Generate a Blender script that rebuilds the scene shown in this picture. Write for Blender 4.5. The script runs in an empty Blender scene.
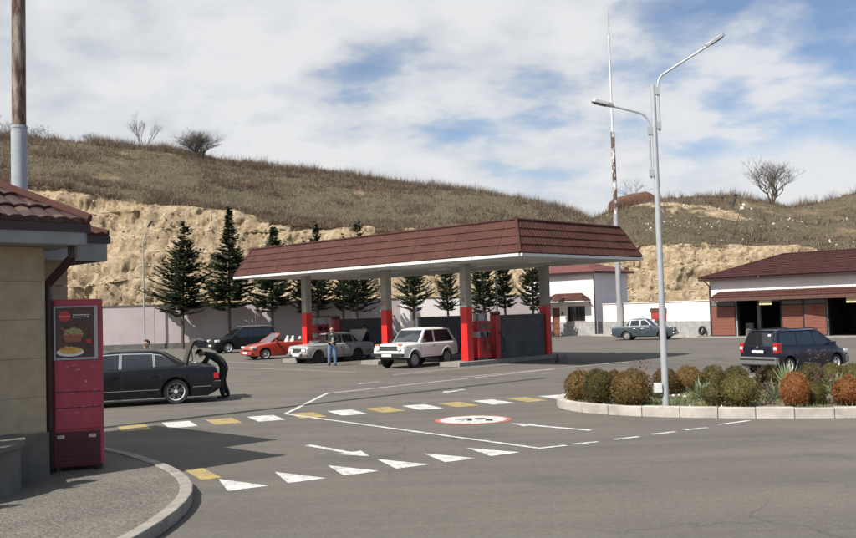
import bpy, bmesh, math, random
from mathutils import Vector, Matrix, noise
R = math.radians
random.seed(11)
sc = bpy.context.scene
col = sc.collection

# ---------------------------------------------------------------- camera
FPX, H0, SLOPE, EYE = 950.0, 313.0, 0.030, 2.25      # focal length in photo pixels, horizon row, horizon slope, eye height
ROLL = math.atan(SLOPE); PITCH = math.atan2((H0-269)*math.cos(ROLL), FPX)
_up = Vector((0, -math.sin(PITCH), math.cos(PITCH))); _fw = Vector((0, math.cos(PITCH), math.sin(PITCH))); _rt = Vector((1, 0, 0))
_r = _rt*math.cos(ROLL) - _up*math.sin(ROLL); _u = _rt*math.sin(ROLL) + _up*math.cos(ROLL)
cd = bpy.data.cameras.new('camera'); cam = bpy.data.objects.new('camera', cd); col.objects.link(cam)
cam.matrix_world = Matrix(((_r.x, _u.x, -_fw.x, 0), (_r.y, _u.y, -_fw.y, 0), (_r.z, _u.z, -_fw.z, EYE), (0, 0, 0, 1)))
cd.sensor_width = 36; cd.lens = FPX/856*36; cd.clip_end = 3000
sc.camera = cam

# ---------------------------------------------------------------- sky, sun, exposure
SUN_EL = R(49); SUN_DIR = Vector((-.70*math.cos(SUN_EL), -.714*math.cos(SUN_EL), math.sin(SUN_EL)))   # towards the sun
w = bpy.data.worlds.new('World'); sc.world = w; w.use_nodes = True
nt = w.node_tree; N = nt.nodes; N.clear()
def wn(t, **k):
    n = N.new(t)
    for a, b in k.items(): setattr(n, a, b)
    return n
WL = nt.links.new
sky = wn('ShaderNodeTexSky', sky_type='NISHITA'); sky.sun_disc = False; sky.sun_elevation = SUN_EL
sky.sun_rotation = math.atan2(-.70, -.714) % (2*math.pi); sky.altitude = 1200; sky.dust_density = .6; sky.ozone_density = 2.2
bg1 = wn('ShaderNodeBackground'); bg1.inputs[1].default_value = .094; WL(sky.outputs[0], bg1.inputs[0])
tc = wn('ShaderNodeTexCoord'); sep = wn('ShaderNodeSeparateXYZ'); WL(tc.outputs['Generated'], sep.inputs[0])
def wmath(op, a, b=None):
    n = wn('ShaderNodeMath', operation=op)
    for i, v in enumerate((a, b)):
        if v is None: continue
        if isinstance(v, (int, float)): n.inputs[i].default_value = v
        else: WL(v, n.inputs[i])
    return n.outputs[0]
zc = wmath('ADD', wmath('MAXIMUM', sep.outputs[2], 0.0), .22)
px_ = wmath('DIVIDE', sep.outputs[0], zc); py_ = wmath('DIVIDE', sep.outputs[1], zc)
cmb = wn('ShaderNodeCombineXYZ'); WL(px_, cmb.inputs[0]); WL(py_, cmb.inputs[1]); cmb.inputs[2].default_value = 4.2
def wnoise(scale, detail, rough, vec, off=(0, 0, 0), dist=0.0):
    mp = wn('ShaderNodeMapping'); mp.inputs['Location'].default_value = off; WL(vec, mp.inputs['Vector'])
    n = wn('ShaderNodeTexNoise'); n.inputs['Scale'].default_value = scale; n.inputs['Detail'].default_value = detail
    n.inputs['Roughness'].default_value = rough; n.inputs['Distortion'].default_value = dist
    WL(mp.outputs[0], n.inputs['Vector']); return n.outputs[0]
def wramp(v, stops):
    r = wn('ShaderNodeValToRGB'); e = r.color_ramp.elements
    while len(e) < len(stops): e.new(.5)
    for i, (p, c) in enumerate(stops): e[i].position = p; e[i].color = (c, c, c, 1) if isinstance(c, (int, float)) else (*c, 1)
    WL(v, r.inputs[0]); return r.outputs[0]
big = wnoise(.9, 2, .5, cmb.outputs[0], (3.1, -1.4, 0))
med = wnoise(2.4, 7, .52, cmb.outputs[0], (7.3, 2.2, 0), .15)
fine = wnoise(6.5, 6, .5, cmb.outputs[0], (1.3, 5.2, 0), .1)
dens = wmath('ADD', wmath('ADD', wmath('MULTIPLY', big, .55), wmath('MULTIPLY', med, .55)), wmath('MULTIPLY', fine, .40))
dens = wmath('ADD', dens, wmath('MULTIPLY', wmath('MAXIMUM', sep.outputs[0], -.06), -.50))           # cloud thins towards one side of the sky
m_hi = wramp(dens, [(.55, .05), (.625, .36), (.70, .86), (.79, .98)])
# a bank of heaped cloud low over the hills
cum = wnoise(7, 8, .55, tc.outputs['Generated'], (.4, .1, 0), .1)
bank = wmath('ADD', wmath('MULTIPLY', wmath('SUBTRACT', .160, sep.outputs[2]), 5.0), wmath('MULTIPLY', cum, .75))
m_lo = wramp(bank, [(.36, 0.0), (.56, .88), (.75, .97)])
mask = wmath('MAXIMUM', m_hi, m_lo)
shade = wramp(wmath('ADD', wmath('ADD', wmath('MULTIPLY', med, .42), wmath('MULTIPLY', cum, .34)), wmath('MULTIPLY', fine, .24)), [(.37, (.60, .64, .70)), (.45, (.73, .755, .785)), (.54, (.86, .87, .885))])
bg2 = wn('ShaderNodeBackground'); bg2.inputs[1].default_value = .74; WL(shade, bg2.inputs[0])
mx = wn('ShaderNodeMixShader'); WL(mask, mx.inputs[0]); WL(bg1.outputs[0], mx.inputs[1]); WL(bg2.outputs[0], mx.inputs[2])
wo = wn('ShaderNodeOutputWorld'); WL(mx.outputs[0], wo.inputs[0])
sl = bpy.data.lights.new('sun', 'SUN'); sl.energy = 5.0; sl.angle = R(.53); sl.color = (1, .955, .89)
so = bpy.data.objects.new('sun', sl); col.objects.link(so); so.location = (-30, -30, 60)
so.rotation_euler = (-SUN_DIR).to_track_quat('-Z', 'Y').to_euler()
vs = sc.view_settings; vs.view_transform = 'Standard'; vs.look = 'None'; vs.exposure = .34; vs.gamma = 1; vs.use_curve_mapping = False
sc.cycles.max_bounces = 6; sc.cycles.use_denoising = True

# ---------------------------------------------------------------- materials
MATS = {}
def newmat(name):
    m = bpy.data.materials.new(name); m.use_nodes = True; MATS[name] = m
    n = m.node_tree.nodes; b = n['Principled BSDF']; return m, n, m.node_tree.links.new, b
def pm(name, c, c2=None, scale=4.0, rough=.8, bump=0.0, bs=40.0, metal=0.0, coat=0.0, spec=.5, lo=.35, hi=.65, detail=7, world=False, stretch=None, r2=None):
    m, n, L, b = newmat(name)
    b.inputs['Base Color'].default_value = (*c, 1); b.inputs['Roughness'].default_value = rough; b.inputs['Metallic'].default_value = metal
    b.inputs['Coat Weight'].default_value = coat; b.inputs['Coat Roughness'].default_value = .06; b.inputs['Specular IOR Level'].default_value = spec
    if c2 is None and not bump: return m
    if world: src = n.new('ShaderNodeNewGeometry').outputs['Position']
    else: src = n.new('ShaderNodeTexCoord').outputs['Object']
    if stretch:
        mp = n.new('ShaderNodeMapping'); mp.inputs['Scale'].default_value = stretch; L(src, mp.inputs['Vector']); src = mp.outputs[0]
    if c2 is not None:
        t = n.new('ShaderNodeTexNoise'); t.inputs['Scale'].default_value = scale; t.inputs['Detail'].default_value = detail; t.inputs['Roughness'].default_value = .62
        L(src, t.inputs['Vector'])
        r = n.new('ShaderNodeValToRGB'); r.color_ramp.elements[0].position = lo; r.color_ramp.elements[0].color = (*c, 1)
        r.color_ramp.elements[1].position = hi; r.color_ramp.elements[1].color = (*c2, 1)
        L(t.outputs[0], r.inputs[0]); L(r.outputs[0], b.inputs['Base Color'])
        if r2 is not None:
            q = n.new('ShaderNodeMapRange'); q.inputs[1].default_value = lo; q.inputs[2].default_value = hi; q.inputs[3].default_value = rough; q.inputs[4].default_value = r2
            L(t.outputs[0], q.inputs[0]); L(q.outputs[0], b.inputs['Roughness'])
    if bump:
        t = n.new('ShaderNodeTexNoise'); t.inputs['Scale'].default_value = bs; t.inputs['Detail'].default_value = 5
        L(src, t.inputs['Vector']); q = n.new('ShaderNodeBump'); q.inputs['Strength'].default_value = min(1, bump); q.inputs['Distance'].default_value = .02*max(1, bump)
        L(t.outputs[0], q.inputs['Height']); L(q.outputs[0], b.inputs['Normal'])
    return m
def leafmat(name, c, c2, scale, trans=.25, rough=.6):
    m = pm(name, c, c2, scale, rough=rough, spec=.3, lo=.3, hi=.7); n = m.node_tree.nodes; L = m.node_tree.links.new
    b = n['Principled BSDF']; o = n['Material Output']; tr = n.new('ShaderNodeBsdfTranslucent'); mxs = n.new('ShaderNodeMixShader'); mxs.inputs[0].default_value = trans
    oi = n.new('ShaderNodeObjectInfo'); mr = n.new('ShaderNodeMapRange'); mr.inputs[3].default_value = .72; mr.inputs[4].default_value = 1.28; L(oi.outputs['Random'], mr.inputs[0])
    hs = n.new('ShaderNodeHueSaturation'); src_ = b.inputs['Base Color'].links[0].from_socket; L(src_, hs.inputs['Color']); L(mr.outputs[0], hs.inputs['Value']); L(hs.outputs[0], b.inputs['Base Color'])
    L(hs.outputs[0], tr.inputs[0]); L(b.outputs[0], mxs.inputs[1]); L(tr.outputs[0], mxs.inputs[2]); L(mxs.outputs[0], o.inputs[0]); return m

# asphalt of the yard: dusty grey, mottled, with cracks, dark patches and loose grit
m, n, L, b = newmat('asphalt'); pos = n.new('ShaderNodeNewGeometry').outputs['Position']
def nz(scale, det=6, ro=.6, vec=None, dist=0):
    t = n.new('ShaderNodeTexNoise'); t.inputs['Scale'].default_value = scale; t.inputs['Detail'].default_value = det; t.inputs['Roughness'].default_value = ro
    t.inputs['Distortion'].default_value = dist; L(vec or pos, t.inputs['Vector']); return t.outputs[0]
def rp(v, stops):
    r = n.new('ShaderNodeValToRGB'); e = r.color_ramp.elements
    while len(e) < len(stops): e.new(.5)
    for i, (p, c) in enumerate(stops): e[i].position = p; e[i].color = (c, c, c, 1) if isinstance(c, (int, float)) else (*c, 1)
    L(v, r.inputs[0]); return r.outputs[0]
def mixc(f, a, c, mode='MIX'):
    x = n.new('ShaderNodeMix'); x.data_type = 'RGBA'; x.blend_type = mode
    for s, v in ((0, f), (6, a), (7, c)):
        if isinstance(v, (int, float)): x.inputs[s].default_value = v
        elif isinstance(v, tuple): x.inputs[s].default_value = (*v, 1)
        else: L(v, x.inputs[s])
    return x.outputs[2]
c0 = rp(nz(.16, 8, .65), [(.33, (.080, .073, .062)), (.52, (.121, .111, .094)), (.70, (.170, .156, .132))])
mpg = n.new('ShaderNodeMapping'); mpg.inputs['Rotation'].default_value = (0, 0, R(-45)); mpg.inputs['Scale'].default_value = (.12, 1.1, 1); L(pos, mpg.inputs['Vector'])
c1 = mixc(.46, c0, rp(nz(.8, 6, .6, mpg.outputs[0]), [(.35, (.070, .063, .053)), (.65, (.195, .176, .148))]))
c2 = mixc(.34, c1, rp(nz(38, 3, .8), [(.30, (.015, .014, .012)), (.5, (.115, .105, .090)), (.70, (.31, .285, .245))]))
c2 = mixc(.20, c2, rp(nz(9, 7, .8), [(.34, (.045, .041, .035)), (.5, (.115, .105, .090)), (.66, (.21, .192, .162))]))
st = rp(nz(.45, 5, .6), [(.56, 0.0), (.70, .60)])
c3 = mixc(st, c2, (.07, .067, .063))
vo = n.new('ShaderNodeTexVoronoi'); vo.feature = 'DISTANCE_TO_EDGE'; vo.inputs['Scale'].default_value = .17
wv = n.new('ShaderNodeVectorMath'); wv.operation = 'ADD'; L(pos, wv.inputs[0])
tn = n.new('ShaderNodeTexNoise'); tn.inputs['Scale'].default_value = .9; tn.inputs['Detail'].default_value = 6; L(pos, tn.inputs['Vector'])
sc_ = n.new('ShaderNodeVectorMath'); sc_.operation = 'SCALE'; sc_.inputs['Scale'].default_value = 1.6; L(tn.outputs['Color'], sc_.inputs[0]); L(sc_.outputs[0], wv.inputs[1])
L(wv.outputs[0], vo.inputs['Vector'])
cr = rp(vo.outputs['Distance'], [(.0018, .6), (.0050, 0.0)])
crm = n.new('ShaderNodeMath'); crm.operation = 'MULTIPLY'; L(cr, crm.inputs[0]); L(rp(nz(.11, 3), [(.46, 0.0), (.56, .8)]), crm.inputs[1])
c4 = mixc(crm.outputs[0], c3, (.05, .047, .044))
L(c4, b.inputs['Base Color']); b.inputs['Roughness'].default_value = .9; b.inputs['Specular IOR Level'].default_value = .3
bp = n.new('ShaderNodeBump'); bp.inputs['Strength'].default_value = .3; bp.inputs['Distance'].default_value = .008; L(nz(90, 4, .7), bp.inputs['Height']); L(bp.outputs[0], b.inputs['Normal'])

# pavement of rough pebbly concrete
m, n, L, b = newmat('pebble'); pos = n.new('ShaderNodeNewGeometry').outputs['Position']
vo = n.new('ShaderNodeTexVoronoi'); vo.inputs['Scale'].default_value = 30; L(pos, vo.inputs['Vector'])
pc = rp(vo.outputs['Color'], [(.1, (.070, .064, .054)), (.5, (.130, .118, .098)), (.9, (.215, .198, .168))])
c1 = mixc(.45, pc, rp(nz(1.2, 7), [(.35, (.085, .077, .065)), (.65, (.165, .150, .126))]))
L(c1, b.inputs['Base Color']); b.inputs['Roughness'].default_value = .92
bp = n.new('ShaderNodeBump'); bp.inputs['Strength'].default_value = .9; bp.inputs['Distance'].default_value = .012; bp.invert = True
L(vo.outputs['Distance'], bp.inputs['Height']); L(bp.outputs[0], b.inputs['Normal'])

# hillside: dry grass above, tan dug rock where the mesh says so (attribute rock)
m, n, L, b = newmat('hillside'); pos = n.new('ShaderNodeNewGeometry').outputs['Position']
g1 = rp(nz(.16, 9, .68), [(.32, (.125, .098, .066)), (.45, (.170, .138, .090)), (.55, (.125, .114, .064)), (.68, (.215, .172, .115))])
g2 = mixc(.5, g1, rp(nz(2.2, 8, .7), [(.3, (.06, .048, .034)), (.7, (.17, .145, .10))]))
g3 = mixc(rp(nz(.09, 5, .6), [(.60, 0.0), (.69, .75)]), g2, (.36, .265, .155))
mps = n.new('ShaderNodeMapping'); mps.inputs['Scale'].default_value = (.22, .22, 1.0); L(pos, mps.inputs['Vector'])
r1 = rp(nz(.55, 9, .66, mps.outputs[0], .6), [(.28, (.26, .165, .085)), (.42, (.43, .31, .175)), (.56, (.53, .41, .265)), (.72, (.62, .53, .40))])
r2_ = mixc(.62, r1, rp(nz(2.6, 10, .80), [(.37, (.13, .088, .052)), (.5, (.42, .325, .205)), (.61, (.68, .595, .46))]))
vr = n.new('ShaderNodeTexVoronoi'); vr.inputs['Scale'].default_value = 1.7; mpv = n.new('ShaderNodeMapping'); mpv.inputs['Scale'].default_value = (.8, .4, 1.2); L(pos, mpv.inputs['Vector'])
wv2 = n.new('ShaderNodeVectorMath'); wv2.operation = 'ADD'; L(mpv.outputs[0], wv2.inputs[0]); tn2 = n.new('ShaderNodeTexNoise'); tn2.inputs['Scale'].default_value = 1.4; tn2.inputs['Detail'].default_value = 5; L(pos, tn2.inputs['Vector']); L(tn2.outputs['Color'], wv2.inputs[1]); L(wv2.outputs[0], vr.inputs['Vector'])
r2_ = mixc(.25, r2_, rp(vr.outputs['Color'], [(.15, (.15, .095, .052)), (.5, (.42, .31, .185)), (.85, (.62, .53, .40))]))
at = n.new('ShaderNodeAttribute'); at.attribute_name = 'rock'
edge = n.new('ShaderNodeMath'); edge.operation = 'ADD'; L(at.outputs['Fac'], edge.inputs[0])
e2 = n.new('ShaderNodeMath'); e2.operation = 'MULTIPLY_ADD'; L(nz(.7, 6, .65), e2.inputs[0]); e2.inputs[1].default_value = .9; e2.inputs[2].default_value = -.45; L(e2.outputs[0], edge.inputs[1])
fac = rp(edge.outputs[0], [(.44, 0.0), (.56, 1.0)])
L(mixc(fac, g3, r2_), b.inputs['Base Color']); b.inputs['Roughness'].default_value = .95; b.inputs['Specular IOR Level'].default_value = .1
bp = n.new('ShaderNodeBump'); bp.inputs['Strength'].default_value = 1; bp.inputs['Distance'].default_value = .30; L(nz(2.2, 10, .80), bp.inputs['Height']); L(bp.outputs[0], b.inputs['Normal'])

# worn road paint: holes in the coat let the asphalt through
def paintmat(name, c, wear=.44):
    m, n, L, b = newmat(name); pos = n.new('ShaderNodeNewGeometry').outputs['Position']
    def q(s, d):
        t = n.new('ShaderNodeTexNoise'); t.inputs['Scale'].default_value = s; t.inputs['Detail'].default_value = d; t.inputs['Roughness'].default_value = .7; L(pos, t.inputs['Vector']); return t.outputs[0]
    r = n.new('ShaderNodeValToRGB'); r.color_ramp.elements[0].position = wear-.13; r.color_ramp.elements[0].color = (.13, .122, .11, 1)
    r.color_ramp.elements[1].position = wear+.05; r.color_ramp.elements[1].color = (*c, 1)
    k = n.new('ShaderNodeMath'); k.operation = 'MULTIPLY_ADD'; L(q(4.5, 9), k.inputs[0]); k.inputs[1].default_value = .60
    k2 = n.new('ShaderNodeMath'); k2.operation = 'MULTIPLY'; L(q(26, 5), k2.inputs[0]); k2.inputs[1].default_value = .40; L(k2.outputs[0], k.inputs[2])
    L(k.outputs[0], r.inputs[0]); L(r.outputs[0], b.inputs['Base Color']); b.inputs['Roughness'].default_value = .75
paintmat('paint_white', (.62, .61, .58), .495); paintmat('paint_yellow', (.43, .31, .09), .515); paintmat('paint_red', (.48, .12, .10), .46)
paintmat('paint_faded', (.46, .45, .42), .50); paintmat('paint_black', (.03, .03, .035), .36)

pm('concrete', (.22, .205, .185), (.33, .31, .28), 3, .9, .5, 60)
pm('kerb_stone', (.22, .20, .175), (.32, .295, .26), 5, .88, .4, 70)
pm('kerb_pale', (.34, .31, .275), (.52, .48, .43), 2.5, .85, .4, 60)
pm('wall_pink', (.40, .345, .345), (.50, .44, .44), .5, .9, .2, 30, lo=.3, hi=.7)
pm('wall_white', (.74, .70, .675), (.82, .785, .765), .8, .85, .15, 25)
pm('wall_white_rosy', (.76, .70, .69), (.82, .77, .76), .8, .85, .15, 25)
pm('stone_grey', (.27, .265, .26), (.40, .39, .375), 2.2, .85, .5, 12)
pm('kiosk_plinth', (.115, .108, .092), (.17, .16, .138), 2.5, .9, .5, 40)
pm('plinth_dark', (.10, .095, .09), (.16, .15, .14), 2, .9, .4, 30)
pm('tuff', (.36, .285, .185), (.46, .375, .255), 3.5, .9, .7, 90)
pm('render_dark', (.075, .075, .077), (.115, .114, .113), 1.6, .92, .8, 45)
pm('tile', (.066, .027, .021), (.092, .040, .032), 1.6, .75, .1, 60, r2=.85, spec=.2)
pm('tile_dark', (.045, .018, .016), (.066, .026, .023), 2, .75, .1, 60, spec=.2)
pm('tile_worn', (.050, .024, .021), (.24, .155, .10), 2.2, .55, .15, 60, lo=.55, hi=.72)
pm('gutter_grey', (.20, .20, .20), (.26, .26, .255), 3, .6)
pm('brown_metal', (.035, .018, .016), None, rough=.45)
pm('soffit', (.50, .49, .47), (.58, .57, .55), 1.2, .8)
pm('gutter_white', (.58, .58, .57), (.70, .70, .68), 3, .6)
pm('column_concrete', (.30, .285, .25), (.39, .37, .33), 3.0, .9, .4, 50)
pm('column_red', (.72, .022, .018), (.60, .020, .018), 3, .45)
pm('red_paint', (.42, .012, .018), (.34, .014, .02), 4, .4)
pm('red_dull', (.34, .035, .035), (.42, .06, .055), 4, .6)
pm('cabinet_red', (.42, .050, .080), (.32, .036, .060), 4, .5, .1, 30)
pm('cabinet_dark', (.075, .012, .02), None, rough=.6)
pm('steel_grey', (.33, .34, .35), (.40, .41, .42), 4, .5, metal=.3)
pm('lamp_steel', (.42, .44, .46), (.50, .52, .54), 3, .42, metal=.35)
pm('pole_grey', (.30, .33, .37), (.37, .40, .43), 6, .6)
pm('rust', (.075, .036, .022), (.30, .25, .21), 7, .85, .5, 50, lo=.40, hi=.60, stretch=(1, 1, .22))
pm('roof_red', (.155, .055, .050), (.19, .075, .068), 3, .6)
pm('rust_red', (.085, .045, .032), (.155, .075, .048), 2.0, .9, .5, 20)
pm('mast_white', (.62, .62, .62), (.25, .12, .08), 1.4, .6, lo=.60, hi=.66, stretch=(1, 1, .5))
pm('mast_rust', (.66, .66, .65), (.12, .07, .055), 2.4, .8, lo=.42, hi=.52, stretch=(1, 1, .6))
pm('wood_red', (.165, .055, .036), (.225, .083, .055), 6, .7, .15, 40, stretch=(.4, 1, 4))
pm('frame_brown', (.09, .04, .03), (.13, .06, .045), 5, .6)
pm('dark_metal', (.03, .03, .032), None, rough=.5, metal=.3)
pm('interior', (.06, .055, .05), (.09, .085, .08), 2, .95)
pm('black_plastic', (.018, .018, .019), None, rough=.55)
pm('rubber', (.016, .016, .016), (.026, .025, .024), 8, .85)
pm('chrome', (.62, .62, .63), None, rough=.18, metal=1.0)
pm('rim_alloy', (.62, .62, .63), None, rough=.3, metal=.15)
pm('rim_steel', (.34, .34, .34), (.26, .25, .24), 8, .5, metal=.3)
pm('rim_dark', (.035, .034, .034), None, rough=.6)
pm('glass', (.012, .014, .017), None, rough=.04, spec=.9, coat=.5)
pm('glass_blue', (.03, .038, .045), None, rough=.06, spec=1.0, coat=.8)
pm('lamp_glass', (.62, .63, .64), None, rough=.12, spec=.8, coat=.6)
pm('lamp_red', (.45, .012, .012), None, rough=.15, coat=.6)
pm('lamp_amber', (.55, .16, .02), None, rough=.15, coat=.6)
pm('plate', (.74, .74, .72), None, rough=.5)
pm('seat_pale', (.50, .47, .43), (.58, .55, .50), 5, .8)
pm('seat_dark', (.04, .04, .042), None, rough=.8)
pm('p_black', (.006, .0065, .009), (.011, .011, .012), 3, .32, coat=.12, spec=.3)
pm('p_suv', (.004, .004, .005), (.009, .009, .009), 3, .4, coat=.1, spec=.25)
pm('p_red', (.36, .040, .026), (.40, .052, .034), 2, .3, coat=.7)
pm('p_silver', (.34, .335, .33), (.40, .395, .385), 3, .35, metal=.05, coat=.3)
pm('p_silver_dirty', (.16, .125, .095), (.33, .31, .28), 4, .8)
pm('p_white', (.70, .70, .68), (.76, .76, .75), 3, .35, coat=.4)
pm('p_slate', (.032, .048, .058), (.048, .066, .078), 3, .35, coat=.4)
pm('p_navy', (.005, .006, .018), (.009, .010, .024), 3, .28, coat=.4, spec=.4)
pm('grey_plastic', (.13, .13, .13), (.17, .165, .16), 5, .65)
pm('skin', (.44, .25, .17), (.49, .29, .20), 9, .6)
pm('hair', (.02, .015, .012), (.035, .028, .022), 20, .7)
pm('jacket_black', (.012, .012, .013), (.022, .022, .023), 9, .85)
pm('jacket_blue', (.04, .065, .13), (.06, .09, .17), 9, .85)
pm('jacket_navy', (.016, .022, .042), (.025, .033, .06), 9, .85)
pm('shirt', (.34, .32, .29), None, rough=.85)
pm('jeans', (.085, .14, .235), (.14, .20, .30), 9, .85)
pm('trousers', (.012, .012, .014), (.020, .020, .022), 9, .85)
pm('shoes', (.012, .011, .010), None, rough=.5)
pm('bark', (.075, .058, .043), (.13, .105, .08), 9, .9, .6, 40)
pm('twig', (.085, .070, .058), (.14, .118, .098), 5, .9)
pm('twig_red', (.10, .055, .045), (.15, .09, .07), 5, .9)
pm('soil', (.12, .095, .065), (.20, .165, .115), 5, .95, .8, 30)
pm('stone_white', (.60, .58, .54), (.72, .70, .66), 6, .85)
leafmat('fir', (.026, .040, .020), (.075, .098, .048), 2.2, .2)
leafmat('shrub_olive', (.080, .084, .026), (.165, .125, .042), 2.2, .28)
leafmat('shrub_brown', (.095, .082, .028), (.24, .130, .046), 1.8, .28)
leafmat('shrub_rust', (.20, .085, .026), (.36, .145, .05), 3.0, .25)
leafmat('yucca', (.19, .23, .12), (.33, .37, .22), 3.0, .3)
leafmat('lawn', (.085, .12, .04), (.19, .195, .085), 3.0, .3)
leafmat('dry_grass', (.23, .182, .118), (.36, .295, .195), .35, .3)
leafmat('dry_scrub', (.145, .108, .080), (.24, .188, .14), .6, .2)
leafmat('green_tuft', (.105, .112, .050), (.165, .155, .075), .5, .3)
pm('plant_purple', (.055, .026, .026), (.10, .05, .04), 5, .8)

# ---------------------------------------------------------------- mesh helper
class MB:
    def __init__(s): s.v = []; s.f = []; s.m = []
    def add(s, vs, fs, mi=0):
        o = len(s.v); s.v += [tuple(v) for v in vs]; s.f += [tuple(i+o for i in f) for f in fs]; s.m += [mi]*len(fs); return s
    def box(s, c, d, mi=0, rz=0.0, M=None, taper=1.0):
        h = [x/2 for x in d]; vs = []
        for z in (-1, 1):
            k = taper if z > 0 else 1
            for x, y in ((-1, -1), (1, -1), (1, 1), (-1, 1)):
                p = Vector((x*h[0]*k, y*h[1]*k, z*h[2]))
                if rz: p = Matrix.Rotation(rz, 3, 'Z') @ p
                p = p+Vector(c)
                vs.append(M @ p if M else p)
        return s.add(vs, [(0, 3, 2, 1), (4, 5, 6, 7), (0, 1, 5, 4), (1, 2, 6, 5), (2, 3, 7, 6), (3, 0, 4, 7)], mi)
    def ab(s, a, b, mi=0):      # box by two corners
        return s.box([(a[i]+b[i])/2 for i in range(3)], [abs(b[i]-a[i]) for i in range(3)], mi)
    def tube(s, pts, rad, n=8, mi=0, caps=True):
        pts = [Vector(p) for p in pts]
        if isinstance(rad, (int, float)): rad = [rad]*len(pts)
        rings = []; prev = None
        for i, p in enumerate(pts):
            d = (pts[min(i+1, len(pts)-1)]-pts[max(i-1, 0)])
            d = d.normalized() if d.length > 1e-9 else Vector((0, 0, 1))
            if prev is None:
                a = d.cross(Vector((0, 0, 1)))
                if a.length < .05: a = d.cross(Vector((1, 0, 0)))
            else: a = prev-d*prev.dot(d)
            a.normalize(); prev = a; bb = d.cross(a)
            rings.append([p+(a*math.cos(2*math.pi*k/n)+bb*math.sin(2*math.pi*k/n))*rad[i] for k in range(n)])
        vs = [q for r in rings for q in r]; fs = []
        for i in range(len(pts)-1):
            for k in range(n):
                k2 = (k+1) % n; fs.append((i*n+k, i*n+k2, (i+1)*n+k2, (i+1)*n+k))
        if caps: fs.append(tuple(range(n-1, -1, -1))); fs.append(tuple((len(pts)-1)*n+k for k in range(n)))
        return s.add(vs, fs, mi)
    def lathe(s, prof, n=16, M=None, mi=0, close=False):
        vs = []; fs = []; M = M or Matrix.Identity(4)
        for r, z in prof:
            for k in range(n):
                a = 2*math.pi*k/n; vs.append(M @ Vector((r*math.cos(a), r*math.sin(a), z)))
        for i in range(len(prof)-1):
            for k in range(n):
                k2 = (k+1) % n; fs.append((i*n+k, i*n+k2, (i+1)*n+k2, (i+1)*n+k))
        if close: fs.append(tuple(range(n-1, -1, -1))); fs.append(tuple((len(prof)-1)*n+k for k in range(n)))
        return s.add(vs, fs, mi)
    def prism(s, poly, z0, z1, mi=0, M=None):    # polygon in xy, extruded in z
        k = len(poly); vs = [Vector((x, y, z0)) for x, y in poly]+[Vector((x, y, z1)) for x, y in poly]
        if M: vs = [M @ v for v in vs]
        return s.add(vs, [tuple(range(k-1, -1, -1)), tuple(range(k, 2*k))]+[(i, (i+1) % k, k+(i+1) % k, k+i) for i in range(k)], mi)
    def mesh(s, name, mats, smooth=False, bevel=0.0, sharp=R(35)):
        me = bpy.data.meshes.new(name); me.from_pydata(s.v, [], s.f)
        if isinstance(mats, str): mats = [mats]
        for q in mats: me.materials.append(MATS[q])
        me.polygons.foreach_set('material_index', s.m)
        if bevel:
            bm = bmesh.new(); bm.from_mesh(me); bmesh.ops.remove_doubles(bm, verts=bm.verts, dist=1e-5)
            ed = [e for e in bm.edges if len(e.link_faces) == 2 and e.calc_face_angle(0) > R(30)]
            bmesh.ops.bevel(bm, geom=ed, offset=bevel, segments=2, affect='EDGES', profile=.5, clamp_overlap=True); bm.to_mesh(me); bm.free()
        if smooth:
            me.polygons.foreach_set('use_smooth', [True]*len(me.polygons)); me.update()
            try: me.set_sharp_from_angle(angle=sharp)
            except Exception: pass
        me.update(); return me
    def build(s, name, mats, parent=None, smooth=False, bevel=0.0, loc=None, rz=0.0, sharp=R(35)):
        return ob(name, s.mesh(name, mats, smooth, bevel, sharp), parent, loc, rz)
def ob(name, me, parent=None, loc=None, rz=0.0):
    o = bpy.data.objects.new(name, me); col.objects.link(o)
    if parent: o.parent = parent
    if loc is not None: o.location = loc
    if rz: o.rotation_euler = (0, 0, rz)
    return o
def tag(o, label=None, cat=None, group=None, kind=None):
    if label: o['label'] = label
    if cat: o['category'] = cat
    if group: o['group'] = group
    if kind: o['kind'] = kind
    return o
def thing(name, label, cat, loc=(0, 0, 0), rz=0.0, group=None):
    return tag(ob(name, None, None, loc, rz), label, cat, group)
def copy_tree(o, parent=None):
    c = o.copy(); col.objects.link(c)
    if parent: c.parent = parent
    for ch in list(o.children): copy_tree(ch, c)
    return c
def text_mesh(s, size, mat, extr=.003):
    cu = bpy.data.curves.new('t', 'FONT'); cu.body = s; cu.size = size; cu.align_x = 'CENTER'; cu.align_y = 'CENTER'; cu.extrude = extr; cu.resolution_u = 3
    o = bpy.data.objects.new('t', cu); col.objects.link(o); bpy.context.view_layer.update()
    me = bpy.data.meshes.new_from_object(o.evaluated_get(bpy.context.evaluated_depsgraph_get())); bpy.data.objects.remove(o); bpy.data.curves.remove(cu)
    me.materials.clear(); me.materials.append(MATS[mat]); return me
def interp(tab, x):
    if x <= tab[0][0]: return tab[0][1]
    for (a, p), (b_, q) in zip(tab, tab[1:]):
        if x <= b_: return p+(q-p)*(x-a)/(b_-a)
    return tab[-1][1]
def fbm(p, o=4): return noise.fractal(p, 1.0, 2.0, o)
AZ = R(45.8)                                          # the forecourt, kiosk, garage and building all stand on this axis
U2 = Vector((math.cos(AZ), math.sin(AZ), 0)); W2 = Vector((-math.sin(AZ), math.cos(AZ), 0))

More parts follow.
